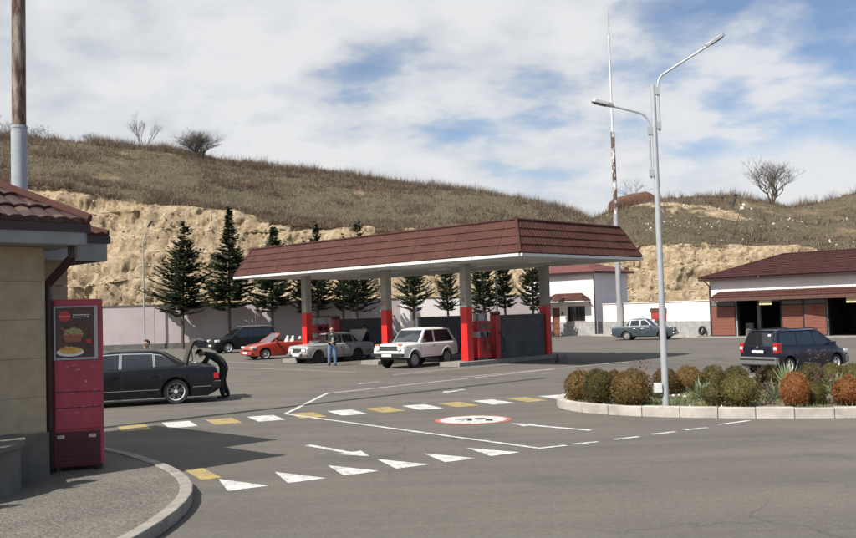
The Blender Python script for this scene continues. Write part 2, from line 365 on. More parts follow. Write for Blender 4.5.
def tile_faces(parent, P, along, inward, Lg, run, rise, insL, insR, sheet, mat, rows=4, amp=.022, step=.035, period=.19, seg=6, name='tile_sheet'):
    """sheets of pressed metal roof tile on a sloping face; each sheet is a part"""
    P = Vector(P); along = Vector(along).normalized(); inward = Vector(inward).normalized(); up = Vector((0, 0, 1))
    sl = (inward*run+up*rise); nrm = along.cross(sl).normalized()
    if nrm.z < 0: nrm = -nrm
    ns = max(1, round(Lg/sheet)); sw = Lg/ns
    for i in range(ns):
        s0, s1 = i*sw+.004, (i+1)*sw-.004; k = max(4, round(sw/period*seg)); mb = MB(); vs = []; lift = (i % 2)*.004
        lines = []
        for r in range(rows): lines += [(r/rows, step), ((r+1)/rows, 0.0)]
        for t, st in lines:
            lo, hi = insL*t, Lg-insR*t
            for j in range(k+1):
                s = s0+(s1-s0)*j/k; ph = abs(math.sin(math.pi*s/period))**.8*amp
                s = min(max(s, lo), hi)
                vs.append(P+along*s+sl*t+nrm*(ph+st+lift))
        fs = []
        for a in range(len(lines)-1):
            for j in range(k): fs.append((a*(k+1)+j, a*(k+1)+j+1, (a+1)*(k+1)+j+1, (a+1)*(k+1)+j))
        # lip below the first row
        o = len(vs)
        for j in range(k+1):
            v = vs[j]; vs.append(v-nrm*(step+amp+.02))
        for j in range(k): fs.append((o+j, o+j+1, j+1, j))
        good = [f for f in fs if (vs[f[0]]-vs[f[2]]).length > .012 and (vs[f[1]]-vs[f[3]]).length > .006]
        if not good: continue
        mb.add(vs, good); mb.build(name, mat, parent)

# ================================================================ GROUND
def gz(x, y):                                         # the road dips a little behind the planting bed
    r2 = ((x-13.9)**2+(y-36.6)**2)/7.6**2
    return -.42*(1-r2)**2 if r2 < 1 else 0.0
xs = [-900, -400, -200, -120, -80, -60]+[-50+1.25*i for i in range(81)]+[60, 80, 120, 200, 400, 900]
ys = [-900, -400, -200, -100, -50, -25]+[-15+1.25*i for i in range(86)]+[100, 115, 150, 220, 400, 900]
mb = MB(); mb.add([(x, y, gz(x, y)) for y in ys for x in xs], [(j*len(xs)+i, j*len(xs)+i+1, (j+1)*len(xs)+i+1, (j+1)*len(xs)+i) for j in range(len(ys)-1) for i in range(len(xs)-1)])
ground = tag(mb.build('ground', 'asphalt', smooth=True), kind='structure')

def flat(name, pts, mat, z=.004):
    mb = MB(); mb.add([(x, y, z) for x, y in pts], [tuple(range(len(pts)))])
    me = mb.mesh(name, mat)
    if me.polygons and me.polygons[0].normal.z < 0: me.flip_normals()
    return ob(name, me, ground)
def line(name, pts, wd, mat, z=.004):
    for a, b_ in zip(pts, pts[1:]):
        a = Vector(a); b_ = Vector(b_); d = (b_-a).normalized(); q = Vector((-d.y, d.x))*wd/2; a = a-d*wd*.3; b_ = b_+d*wd*.3
        flat(name, [a+q, b_+q, b_-q, a-q], mat, z); z += .001
# pedestrian crossing, yellow and white bars
cdir = Vector((.92, .39)).normalized(); ndir = Vector((.39, -.92)).normalized()
for k in range(-1, 12):
    p = Vector((-5.98, 21.1))+cdir*(.948*k); a = cdir*.60; b_ = ndir*1.18
    flat('white_stripe' if k % 2 == 0 else 'yellow_stripe', [p, p+b_, p+b_+a, p+a], 'paint_white' if k % 2 == 0 else 'paint_yellow')
for k in range(6):                                     # give-way teeth
    p = Vector((-3.04, 13.50))+Vector((.718, .464))*k
    flat('painted_triangle', [p, p+Vector((.34, -.97)), p+Vector((.82, -.66))], 'paint_white')
line('painted_line', [(4.6, 35.8), (-3.04, 27.7), (-3.42, 22.2), (1.72, 15.5), (2.15, 15.72)], .11, 'paint_white', .006)
for a, b_ in (((2.32, 15.88), (2.75, 16.09)), ((3.12, 16.32), (3.54, 16.55)), ((3.86, 16.82), (4.31, 17.06)), ((4.57, 17.28), (4.99, 17.48)), ((5.36, 17.90), (6.06, 18.34))): line('painted_dash', [a, b_], .10, 'paint_white')
# round speed roundel: red ring, white field, black marks
def disc(name, c, r, mat, z, n=40): return flat(name, [(c[0]+r*math.cos(2*math.pi*i/n), c[1]+r*math.sin(2*math.pi*i/n)) for i in range(n)], mat, z)
RC = (.84, 19.86)
disc('roundel_ring', RC, .80, 'paint_red', .005); disc('roundel_field', RC, .70, 'paint_white', .009)
Mr = lambda x, y: (RC[0]+x, RC[1]+y)
flat('roundel_mark', [Mr(-.40, .02), Mr(-.14, .24), Mr(-.02, .20), Mr(-.02, -.20), Mr(-.12, -.20), Mr(-.13, .02)], 'paint_black', .013)
flat('roundel_mark', [Mr(.06, .26), Mr(.26, .24), Mr(.27, .14), Mr(.06, .16)], 'paint_black', .013)
flat('roundel_mark', [Mr(.26, .0), Mr(.40, -.02), Mr(.40, -.30), Mr(.24, -.28)], 'paint_black', .013)
def arrow(tail, tip, wd, hw, hl, mat='paint_white'):
    a = Vector(tail); t = Vector(tip); d = (t-a).normalized(); q = Vector((-d.y, d.x)); n_ = t-d*hl
    flat('painted_arrow', [a+q*wd/2, a-q*wd/2, n_-q*wd/2, n_-q*hw/2, t, n_+q*hw/2, n_+q*wd/2], mat)
arrow((2.90, 17.60), (1.55, 19.05), .13, .44, .55); arrow((-2.20, 16.75), (-1.02, 15.22), .13, .50, .62)
arrow((.95, 27.7), (.30, 26.8), .14, .5, .45); arrow((-1.75, 31.95), (-2.45, 31.15), .14, .46, .4, 'paint_faded')
flat('yellow_stripe', [(-3.77, 14.42), (-3.52, 14.55), (-3.02, 13.62), (-3.25, 13.42)], 'paint_yellow')
line('painted_line', [(-1.4, 35.2), (3.3, 40.2)], .12, 'paint_faded'); line('painted_line', [(1.1, 33.0), (8.2, 39.2)], .12, 'paint_faded')
line('painted_line', [(-12.5, 47.2), (-5.6, 40.4), (-3.0, 37.6)], .12, 'paint_faded'); line('painted_line', [(-5.8, 41.2), (-2.8, 44.3)], .11, 'paint_faded')
line('painted_line', [(-12.0, 52.2), (-7.5, 45.6)], .11, 'paint_faded'); line('painted_line', [(-16.0, 56.5), (-11.6, 51.0)], .11, 'paint_faded')
line('painted_line', [(-.9, 36.4), (2.0, 39.6)], .10, 'paint_faded')

# ================================================================ HILLSIDE with the dug cliff
CL = [(-1.2, 17.5), (-.60, 17.2), (-.45, 16.7), (-.387, 16.3), (-.345, 15.2), (-.303, 14.4), (-.24, 13.6), (-.208, 12.9), (-.177, 12.1), (-.135, 11.5), (-.06, 10.7), (.013, 10.1), (.097, 9.4), (.18, 8.5), (.286, 8.2), (.45, 7.0), (.7, 7.0), (1.2, 7.0)]
CR = [(-1.2, 31), (-.60, 31.5), (-.45, 31.2), (-.345, 30.2), (-.24, 27.6), (-.135, 25.0), (-.03, 22.6), (.076, 19.9), (.118, 18.6), (.150, 17.2), (.175, 15.6), (.192, 16.9), (.21, 18.0), (.245, 18.7), (.32, 18.6), (.36, 17.4), (.385, 16.9), (.42, 17.6), (.45, 18.8), (.6, 20.5), (1.2, 22)]
YB, YT, YC = 87.0, 95.0, 146.0
PROF = [(0, 0), (.10, .05), (.30, .36), (.44, .47), (.56, .66), (.74, .90), (.86, .97), (1, 1)]
def hill(t, Y):
    zc_, zk = interp(CL, t), interp(CR, t); X = t*Y
    if Y <= YB: return -1.0
    if Y < YT:
        s = (Y-YB)/(YT-YB); z = zc_*interp(PROF, s)
    elif Y < YC:
        s = (Y-YT)/(YC-YT); z = zc_+(zk-zc_)*(s*1.12-.12*s*s)
    else: z = zk-(Y-YC)*(.10+.0012*(Y-YC))
    k = min(1, max(0, (Y-YT)/6))
    z += k*(fbm(Vector((X*.06, Y*.06, 3)), 4)*1.0+fbm(Vector((X*.35, Y*.35, 9)), 3)*.28)*(1 if Y < YC-10 else .7)
    # scarp on the right-hand hill
    if .17 < t < .40 and 118 < Y < 128: z += .9*math.sin((Y-118)/10*math.pi)*min(1, (t-.17)*20, (.40-t)*20)
    return z
ts = [-1.2+.05*i for i in range(12)]+[-.6+1.2*i/760 for i in range(761)]+[.65+.05*i for i in range(12)]
Ys = [YB-.5+(YT-YB+1.5)*i/96 for i in range(97)]+[YT+1.6+(YC-YT)*(i/46)**1.05 for i in range(1, 51)]+[165, 180, 200, 230, 270, 330]
vs = []; rock = []
for Y in Ys:
    for t in ts:
        X = t*Y; z = hill(t, Y); y2 = Y; s = (Y-YB)/(YT-YB); x2 = X
        if -.1 < s < 1.15:
            a = min(1, max(0, s*6))*min(1, max(0, (1.15-s)*5))
            p = Vector((X*.30, z*.42, Y*.2)); rid = 1-abs(noise.noise(p*.9))*2
            gul = 1-abs(noise.noise(Vector((X*.33+.6*noise.noise(Vector((X*.2, z*.3, 7))), z*.07, 5))))*2.2; rough_ = .55+.75*max(0, noise.noise(Vector((X*.06, z*.12, 31)))+.35)
            d = fbm(Vector((X*.09, z*.10, 1.5)), 3)*1.5+gul*.38+rid*.35*rough_+fbm(p*2.6, 5)*.5*rough_+(noise.noise(Vector((X*1.9, z*2.6, Y)))*.30+noise.noise(Vector((X*3.4, z*4.0, Y*2)))*.34)*rough_+abs(noise.noise(Vector((X*.9, z*.35, 44))))*-.45
            vd = noise.voronoi(Vector((X*.85+.5*noise.noise(Vector((X, z, 2))), z*1.05, 3)))[0]; d += (.42-min(.9, (vd[1]-vd[0])*1.0))*-.30*rough_
            y2 = Y-a*d*.85+a*.5; x2 = X+a*fbm(p*1.7+Vector((9, 3, 1)), 3)*.5; z += a*fbm(p*2.0+Vector((1, 8, 5)), 4)*.38
            z += a*.34*math.sin(z*2.6+2.6*noise.noise(Vector((X*.10, 0, 0))))
        rk = 1.0 if s < .92 else max(0, 1-(s-.92)/.16)
        if s > 1.05:
            rk = max(0, .30*noise.noise(Vector((X*.07, Y*.10, 20))))
            if .17 < t < .40 and 117 < Y < 127: rk = max(rk, .75*min(1, (t-.17)*14, (.40-t)*14)*(.6+.6*noise.noise(Vector((X*.2, Y*.3, 4)))))
        vs.append((x2, y2, z)); rock.append(rk)
nt_ = len(ts)
mb = MB(); mb.add(vs, [(j*nt_+i, j*nt_+i+1, (j+1)*nt_+i+1, (j+1)*nt_+i) for j in range(len(Ys)-1) for i in range(nt_-1)])
me = mb.mesh('hillside', 'hillside'); at_ = me.attributes.new('rock', 'FLOAT', 'POINT'); at_.data.foreach_set('value', rock)
me.polygons.foreach_set('use_smooth', [True]*len(me.polygons))
tag(ob('hillside', me), kind='structure')

# dry scrub, grass and loose stones on the hill: nobody could count them
def scatter(name, count, mat, hmin, hmax, blades, wid, dens, spread=.6, Y0=YT-.6, Y1=YC+5, seed=1, lean=.5, label='', cat=''):
    rnd = random.Random(seed); mb = MB(); V = mb.v; Fc = mb.f; c = 0; tries = 0
    while c < count and tries < count*12:
        tries += 1; t = rnd.uniform(-.62, .62); Y = Y0+(Y1-Y0)*rnd.random()**1.15
        X = t*Y
        if rnd.random() > dens(X, Y, t): continue
        z = hill(t, Y)-.05; c += 1; hh = rnd.uniform(hmin, hmax)
        for k in range(blades):
            a = rnd.random()*6.283; l = rnd.uniform(.1, lean); h = hh*rnd.uniform(.55, 1.1)
            bx, by = X+rnd.gauss(0, spread*.4), Y+rnd.gauss(0, spread*.4); dx, dy = math.cos(a), math.sin(a); o = len(V); wv_ = wid*rnd.uniform(.6, 1.3)
            V.append((bx-dy*wv_, by+dx*wv_, z)); V.append((bx+dy*wv_, by-dx*wv_, z)); V.append((bx+dx*l*h, by+dy*l*h, z+h)); Fc.append((o, o+1, o+2))
    mb.m = [0]*len(mb.f); o = mb.build(name, mat); tag(o, label, cat, kind='stuff'); return o
nv = lambda X, Y, k, s: noise.noise(Vector((X*k, Y*k, s)))
scatter('hill_scrub', 12500, 'dry_scrub', .22, .85, 17, .026, lambda X, Y, t: max(.03, min(1, .16+1.5*nv(X, Y, .07, 2)+1.5*nv(X, Y, .22, 7)+(.40 if Y > YC-14 else 0)+(.30 if Y < YT+7 else 0)))*(1 if t < .18 else .25), .55, seed=3, lean=2.3, label='brown leafless scrub covering the hillside above the cliff', cat='scrub')
scatter('crest_scrub', 2000, 'dry_scrub', .7, 1.9, 22, .022, lambda X, Y, t: max(.05, min(1, .45+1.6*nv(X, Y, .12, 22)))*(1 if t < .17 else .35), .6, Y0=YC-8, Y1=YC+3, seed=33, lean=1.0, label='taller leafless brush fringing the crest of the hill', cat='scrub')
scatter('hill_dry_grass', 20000, 'dry_grass', .08, .28, 6, .045, lambda X, Y, t: .8, .8, seed=5, lean=1.0, label='straw coloured dry grass on the hillside', cat='grass')
scatter('hill_green_grass', 4500, 'green_tuft', .06, .18, 6, .06, lambda X, Y, t: max(0, min(1, -.05+2.2*nv(X, Y, .05, 12))) if t < .17 else max(0, min(1, .35+1.4*nv(X, Y, .05, 12))), .9, seed=6, lean=1.0, label='dull green tufts of new grass on the hillside', cat='grass')
def stones(name, n, fn, smin, smax, mat, seed, label):
    rnd = random.Random(seed); mb = MB()
    for i in range(n):
        x, y, z = fn(rnd); s = rnd.uniform(smin, smax)
        vs = [Vector((rnd.gauss(0, 1), rnd.gauss(0, 1), rnd.gauss(0, .8))).normalized() for _ in range(6)]
        base = [Vector(q) for q in ((1, 0, 0), (0, 1, 0), (-1, 0, 0), (0, -1, 0), (0, 0, 1), (0, 0, -1))]
        pv = [Vector((x, y, z))+(b_*s*rnd.uniform(.5, 1.1)+v*s*.2) for b_, v in zip(base, vs)]
        mb.add(pv, [(0, 1, 4), (1, 2, 4), (2, 3, 4), (3, 0, 4), (1, 0, 5), (2, 1, 5), (3, 2, 5), (0, 3, 5)])
    o = mb.build(name, mat); tag(o, label, 'stones', kind='stuff'); return o
def on_right(rnd):
    t = rnd.uniform(.23, .47); Y = YT+3+26*rnd.random(); return t*Y, Y, hill(t, Y)+.05
stones('hill_stones', 90, on_right, .05, .20, 'stone_white', 4, 'white stones and litter strewn on the hillside above the garage')
def on_foot(rnd):
    t = rnd.uniform(-.6, .5); Y = YB-1.5+2.5*rnd.random(); return t*Y, Y, max(0, hill(t, Y))+.03
pm('rubble', (.40, .30, .17), (.56, .45, .30), 3, .95, .4, 20)
stones('cliff_rubble', 1500, on_foot, .08, .40, 'rubble', 8, 'tan rubble fallen along the foot of the cliff')
def on_face(rnd):
    t = rnd.uniform(-.55, .5); Y = YB+1+5.5*rnd.random(); z = hill(t, Y); return t*Y, Y-.7, z
stones('cliff_boulders', 900, on_face, .06, .20, 'rubble', 9, 'tan broken rock standing out of the cliff face')

# bare shrubs and trees
def bare(name, label, loc, h, seed, spread=.5, stems=1, depth=5, r0=.09, group=None, mat='twig', cat='tree', upb=.25, seglen=.34):
    rnd = random.Random(seed); tr = MB(); cr_ = MB()
    def grow(p, d, l, r, dep):
        mid = p+d*l*.5+Vector((rnd.gauss(0, .05), rnd.gauss(0, .05), 0))*l; e = mid+(d+Vector((rnd.gauss(0, .14), rnd.gauss(0, .14), .05))).normalized()*l*.5
        (tr if dep >= depth-1 else cr_).tube([p, mid, e], [r, r*.85, r*.7], 5 if dep > 2 else 3, caps=False)
        if dep <= 0: return
        for _ in range(rnd.choice((2, 3, 3)) if dep > 1 else rnd.choice((2, 3, 4))):
            a = rnd.random()*6.283; q = (d+Vector((math.cos(a)*spread*1.5, math.sin(a)*spread*1.5, upb*rnd.uniform(-.3, 1)))).normalized()
            grow(e-(e-p)*rnd.uniform(0, .35), q, l*rnd.uniform(.62, .88), r*.60, dep-1)
    t = thing(name, label, cat, loc, 0, group)
    for s in range(stems):
        a = rnd.random()*6.283; k = 0 if stems == 1 else .55
        grow(Vector((0, 0, -.15)), Vector((math.cos(a)*k, math.sin(a)*k, 1)).normalized(), h*seglen*rnd.uniform(.8, 1.1), r0, depth)
    tr.build('trunk' if stems == 1 else 'stems', mat, t); cr_.build('crown' if stems == 1 else 'twigs', mat, t); return t
def hp(t, Y, d=0): return (t*Y, Y, hill(t, Y)+d)
bare('bare_tree', 'large leafless tree with a round crown on the skyline above the garage', hp(.366, 143, -.2), 9.2, 21, .46, 7, 6, .12, upb=.35, seglen=.28)
bare('bare_tree', 'small slender leafless tree on the skyline above the tall cliff', hp(-.298, 145, -.2), 5.4, 22, .24, 3, 5, .06, upb=.7, seglen=.32)
bare('bare_shrub', 'wide dense leafless dark bush on the crest of the hill', hp(-.238, 141, -.3), 6.6, 23, .75, 34, 5, .05, cat='shrub', upb=.45, seglen=.29)
bare('bare_shrub', 'pale leafless shrub on the skyline beside the rusted chimney pipe', hp(-.406, 143, -.2), 3.6, 24, .7, 5, 4, .05, cat='shrub', seglen=.34)
bare('bare_shrub', 'sparse leafless shrub half hidden behind the rusted chimney pipe', hp(-.447, 142, -.2), 4.2, 25, .55, 4, 4, .05, cat='shrub', seglen=.34)
bare('bare_shrub', 'thin upright leafless shrub on the crest between pale shrub and slender tree', hp(-.356, 143, -.2), 2.6, 26, .55, 3, 4, .04, cat='shrub', seglen=.34)
bare('bare_shrub', 'small leafless shrub behind the rusted tank on the hill', hp(.225, 139, -.1), 5.4, 27, .6, 3, 4, .05, cat='shrub', seglen=.34)
rn = random.Random(4)
for i, px in enumerate((.045, .062, .088, .104)):
    bare('bare_shrub', 'low spreading leafless shrub on the crest of the hill behind the fuel canopy', hp(px, 141, -.2), rn.uniform(1.7, 2.6), 40+i, .8, 6, 3, .04, 'shrubs on the crest behind the canopy', cat='shrub', seglen=.36)
for i, px in enumerate((-.275, -.262, -.19, -.165, -.14)):
    bare('bare_shrub', 'low leafless shrub on the crest either side of the wide dense bush', hp(px, 142, -.2), rn.uniform(1.5, 2.3), 50+i, .8, 5, 3, .035, 'low shrubs beside the dense bush', cat='shrub', seglen=.36)
# rusted tank lying on the right-hand hill
t0 = .222; ty = 125; tz = hill(t0, ty)
tank = thing('rusted_tank', 'rust red old steel tank lying on top of the hill beside a scarp', 'tank', (t0*ty, ty+3, hill(t0, ty+3)-.25), R(8))
mb = MB(); prof = []
for i in range(13):
    x = -2.9+5.8*i/12; hgt = interp([(-2.9, 1.3), (-2.4, 1.8), (.2, 2.4), (2.2, 2.7), (2.9, 2.2)], x)
    prof.append([Vector((x, math.copysign(abs(math.cos(a))**.6, math.cos(a))*1.1, hgt*.5+math.copysign(abs(math.sin(a))**.6, math.sin(a))*hgt*.5+.08*noise.noise(Vector((x, a, 0))))) for a in [2*math.pi*k/14 for k in range(14)]])
vs = [p for r in prof for p in r]; fs = [(i*14+k, i*14+(k+1) % 14, (i+1)*14+(k+1) % 14, (i+1)*14+k) for i in range(12) for k in range(14)]+[tuple(range(13, -1, -1)), tuple(12*14+k for k in range(14))]
mb.add(vs, fs); mb.build('shell', 'rust_red', tank, smooth=True)
mb = MB()
for x in (-1.4, .4, 2.0):
    hgt = interp([(-2.9, .9), (-2.2, 1.7), (1.0, 2.5), (2.6, 2.7)], x); mb.tube([(x, math.cos(a)*1.13, hgt*.5+math.sin(a)*(hgt*.5+.03)) for a in [2*math.pi*k/20 for k in range(21)]], .05, 5)
mb.build('weld_rib', 'rust_red', tank)
ps = thing('tilted_post', 'short dark tilted post standing on the skyline beside the bare tree', 'post', hp(.322, 133, -.2))
mb = MB(); mb.tube([(0, 0, 0), (.35, 0, 1.0), (.75, 0, 2.2)], [.16, .17, .17], 8); mb.build('shaft', 'dark_metal', ps); mb = MB(); mb.box((.78, 0, 2.25), (.42, .34, .22), rz=.1); mb.build('cap', 'dark_metal', ps)
lp = thing('leaning_pole', 'thin dark pole leaning out of the cliff top behind the garage roof', 'pole', hp(.312, 97, -.3))
mb = MB(); mb.tube([(0, 0, -1.6), (1.0, 0, 1.0), (2.1, .1, 4.0)], [.05, .045, .03], 6); mb.build('shaft', 'dark_metal', lp)
mb = MB(); mb.box((2.1, .1, 3.9), (.35, .1, .25)); mb.box((2.3, .1, 4.25), (.25, .08, .2)); mb.build('white_rag', 'wall_white', lp)

# ================================================================ BOUNDARY WALL at the back, below the cliff
BA = Vector((-34.0, 74.8, 0)); BB = Vector((10.25, 81.4, 0)); bd = (BB-BA); bl = bd.length; ba = math.atan2(bd.y, bd.x)
bw = thing('boundary_wall', 'long mauve rendered yard wall with dark coping below the quarried cliff', 'wall', BA, ba)
x0 = 0.0; WH = 3.5
secs = []
while x0 < bl-.1:
    X = BA.x+x0*math.cos(ba)
    secs.append((x0, min(bl, x0+4.0))); x0 += 4.0
def xpos(s): return BA.x+s*math.cos(ba)
wa = (-2.45-BA.x)/math.cos(ba); wb_ = (2.55-BA.x)/math.cos(ba)
cuts = sorted(set([0, bl, wa, wb_]+[4.0*i for i in range(1, int(bl/4)+1) if abs(4.0*i-wa) > 1 and abs(4.0*i-wb_) > 1 and not wa < 4.0*i < wb_]))
for a, b_ in zip(cuts, cuts[1:]):
    wt = abs(a-wa) < .01
    mb = MB(); mb.ab((a+.012, -.10 if not wt else -.16, .45), (b_-.012, .10, WH)); o = mb.build('panel', 'wall_white_rosy' if wt else 'wall_pink', bw)
    if wt: o['label'] = 'white washed section of wall'
    mb = MB(); mb.ab((a, -.16 if not wt else -.2, 0), (b_-.006, .12, .45)); mb.build('plinth', 'plinth_dark', bw)
    mb = MB(); mb.ab((a, -.17 if not wt else -.22, WH), (b_-.006, .17, WH+.09)); mb.build('coping', 'plinth_dark', bw)
mb = MB(); mb.lathe([(.17, -.01), (.17, .04), (.001, .04)], 18, Matrix.Translation((wb_-.75, -.165, 2.65)) @ Matrix.Rotation(R(90), 4, 'X')); mb.build('vent_hole', 'dark_metal', bw)

# ================================================================ WHITE TWO-STOREY BUILDING
BC = Vector((13.6, 78.2, 0)); FU = AZ
bld = thing('white_building', 'white two-storey building with low red hipped roof and lean-to over its door', 'building', BC, FU)
# local x = along the shaded face, local y = along the sunlit face; the corner seen is the origin
def wall_with_holes(parent, name, mat, plane, a0, a1, z0, z1, holes, thick=.25, sgn=1):
    """wall slab in the local x or y direction cut round rectangular holes"""
    as_ = sorted(set([a0, a1]+[h[0] for h in holes]+[h[1] for h in holes])); zs = sorted(set([z0, z1]+[min(z1, max(z0, q)) for h in holes for q in h[2:4]])); mb = MB()
    for i in range(len(as_)-1):
        for j in range(len(zs)-1):
            ca, cz = (as_[i]+as_[i+1])/2, (zs[j]+zs[j+1])/2
            if any(h[0] < ca < h[1] and h[2] < cz < h[3] for h in holes): continue
            if plane[0] == 'x': mb.ab((plane[1], as_[i], zs[j]), (plane[1]+thick*sgn, as_[i+1], zs[j+1]))
            else: mb.ab((as_[i], plane[1], zs[j]), (as_[i+1], plane[1]+thick*sgn, zs[j+1]))
    return mb.build(name, mat, parent)
LX, LY = 5.0, 7.0; DOOR = (3.55, 4.35, 0, 2.35); WIN = (.95, 2.75, 1.18, 2.45)
wall_with_holes(bld, 'sunlit_wall', 'wall_white_rosy', ('x', 0), .25, LY, 1.15, 5.12, [(DOOR[0], DOOR[1], 1.0, DOOR[3]), WIN])
wall_with_holes(bld, 'shaded_wall', 'wall_white_rosy', ('y', 0), 0, LX, 1.15, 5.12, [])
mb = MB(); mb.ab((LX-.25, .25, 0), (LX, LY, 5.12)); mb.ab((0.25, LY-.25, 0), (LX-.25, LY, 5.12)); mb.build('rear_wall', 'wall_white', bld)
wall_with_holes(bld, 'stone_plinth', 'stone_grey', ('x', -.05), .0, LY, 0, 1.15, [(DOOR[0], DOOR[1], -1, 2)], .30)
mb = MB(); mb.ab((.25, -.05, 0), (LX, .25, 1.15)); mb.build('stone_plinth', 'stone_grey', bld)
d = MB(); d.ab((.10, DOOR[0], 0), (.16, DOOR[1], DOOR[3])); dr = d.build('door', 'frame_brown', bld)
for k in range(5): d = MB(); d.ab((.08, DOOR[0]+.08, .15+.44*k), (.10, DOOR[1]-.08, .15+.44*k+.38)); d.build('door_panel', 'wood_red', dr)
d = MB(); d.ab((.05, DOOR[0]+.06, 1.0), (.08, DOOR[0]+.10, 1.15)); d.build('handle', 'steel_grey', dr)
d = MB(); d.ab((.14, WIN[0], WIN[2]), (.17, WIN[1], WIN[3])); wd_ = d.build('window', 'glass', bld)
d = MB(); d.ab((.06, WIN[0], WIN[2]), (.14, WIN[0]+.06, WIN[3])); d.ab((.06, WIN[1]-.06, WIN[2]), (.14, WIN[1], WIN[3])); d.ab((.06, WIN[0], WIN[3]-.06), (.14, WIN[1], WIN[3])); d.ab((.06, WIN[0], WIN[2]), (.14, WIN[1], WIN[2]+.06)); d.build('frame', 'frame_brown', wd_)
d = MB()
for k in range(9): y = WIN[0]+.1+k*(WIN[1]-WIN[0]-.2)/8; d.ab((.02, y-.012, WIN[2]), (.044, y+.012, WIN[3]))
d.build('window_grille', 'dark_metal', wd_)
d = MB(); d.ab((-.08, WIN[0]-.08, WIN[2]-.06), (.1, WIN[1]+.08, WIN[2]-.002)); d.build('sill', 'stone_grey', wd_)
d = MB(); d.ab((-.03, 3.15, 1.75), (.0, 3.35, 2.0)); d.build('notice_plate', 'red_dull', bld)
# hipped roof
e = .45; X0, X1, Y0_, Y1_ = -e, LX+e, -e, LY+e; rz_ = 5.12; run = (X1-X0)/2; rise = .95
tile_faces(bld, (X0, Y0_, rz_+.16), (0, 1, 0), (1, 0, 0), Y1_-Y0_, run, rise, run, run, 1.3, 'roof_red', 8, .02, .03, .24, 4)
tile_faces(bld, (X0, Y0_, rz_+.16), (1, 0, 0), (0, 1, 0), X1-X0, run, rise, run, run, 1.3, 'roof_red', 8, .02, .03, .24, 4)
mb = MB(); mb.add([(X1, Y0_, rz_+.16), (X1, Y1_, rz_+.16), (X0, Y1_, rz_+.16), (X0+run, Y1_-run, rz_+.16+rise), (X0+run, Y0_+run, rz_+.16+rise)], [(0, 1, 3, 4), (1, 2, 3)]); mb.build('rear_roof', 'roof_red', bld)
mb = MB(); mb.ab((X0, Y0_, rz_+.002), (X1, Y1_, rz_+.12)); mb.build('eaves_board', 'brown_metal', bld)
# lean-to roof over the door
ly0, ly1 = .35, 4.75
tile_faces(bld, (-1.0, ly0, 2.92), (0, 1, 0), (1, 0, 0), ly1-ly0, 1.0, .62, .9, .9, 1.1, 'tile', 4, .02, .03, .2, 5)
tile_faces(bld, (-1.0, ly0, 2.92), (1, 0, 0), (0, 1, 0), 1.0, .9, .62, 1.0, 0, 1.1, 'tile', 4, .02, .03, .2, 5)
mb = MB(); mb.ab((-1.02, ly0-.02, 2.80), (0, ly1+.02, 2.88)); mb.build('lean_to_board', 'gutter_white', bld)
mb = MB(); mb.tube([(-.12, -.10, 5.0), (-.12, -.10, .05)], .055, 8); mb.build('downpipe', 'brown_metal', bld)
mb = MB(); mb.tube([(-.10, .55, 2.8), (-.10, .30, 2.6), (-.10, .12, 2.4)], .04, 8); mb.build('downpipe', 'brown_metal', bld)

# ================================================================ LOW WHITE WALL between building and garage
GC = Vector((19.5, 66.0, 0)); LA = Vector((14.15, 77.6, 0)); ld = (GC-LA); ll = ld.length; la = math.atan2(ld.y, ld.x)
lw = thing('yard_wall', 'low white wall on grey stone plinth between the white building and the garage', 'wall', LA, la)
npn = 4
for i in range(npn):
    a, b_ = ll*i/npn, ll*(i+1)/npn-.01
    mb = MB(); mb.ab((a, -.0, 1.12), (b_, .22, 2.52)); mb.build('panel', 'wall_white_rosy', lw)
    mb = MB(); mb.ab((a, -.06, 0), (b_, .28, 1.12)); mb.build('plinth', 'stone_grey', lw)
    mb = MB(); mb.ab((a, -.06, 2.52), (b_, .28, 2.57)); mb.build('coping', 'wall_white', lw)
# its pavement strip with a pale kerb
pvs = tag(ob('pavement', None, None, LA, la), kind='structure')
for i in range(16):
    mb = MB(); mb.ab((ll*i/16+.01, -1.25, 0), (ll*(i+1)/16-.01, -1.09, .13)); mb.build('kerb_stone', 'kerb_pale', pvs)
mb = MB(); mb.ab((0, -1.09, 0), (ll, -.06, .12)); mb.build('paving', 'concrete', pvs)
hb = thing('hose_cabinet', 'red cabinet with dark lid hanging on the low white wall', 'cabinet', LA+Vector((math.cos(la), math.sin(la), 0))*7.4, la)
mb = MB(); mb.ab((-.65, -.42, 1.25), (.65, -.03, 1.80)); mb.build('body', 'red_dull', hb, bevel=.02)
mb = MB(); mb.ab((-.70, -.46, 1.80), (.70, -.03, 2.10)); mb.build('lid', 'frame_brown', hb, bevel=.02)
mb = MB(); mb.ab((-.38, -.44, 1.33), (.55, -.425, 1.72)); mb.build('door', 'red_dull', hb)
ty_ = thing('old_tyre', 'worn tyre standing against the stone plinth beside the garage door', 'tyre', LA+Vector((math.cos(la), math.sin(la), 0))*(ll-.55)+Vector((-.30, -.13, .12)), la)
mb = MB(); Mt = Matrix.Translation((0, 0, .33)) @ Matrix.Rotation(R(80), 4, 'X')
mb.lathe([(.20, -.09), (.30, -.10), (.33, -.05), (.33, .05), (.30, .10), (.20, .09), (.20, -.09)], 20, Mt); mb.build('tread', 'rubber', ty_, smooth=True)

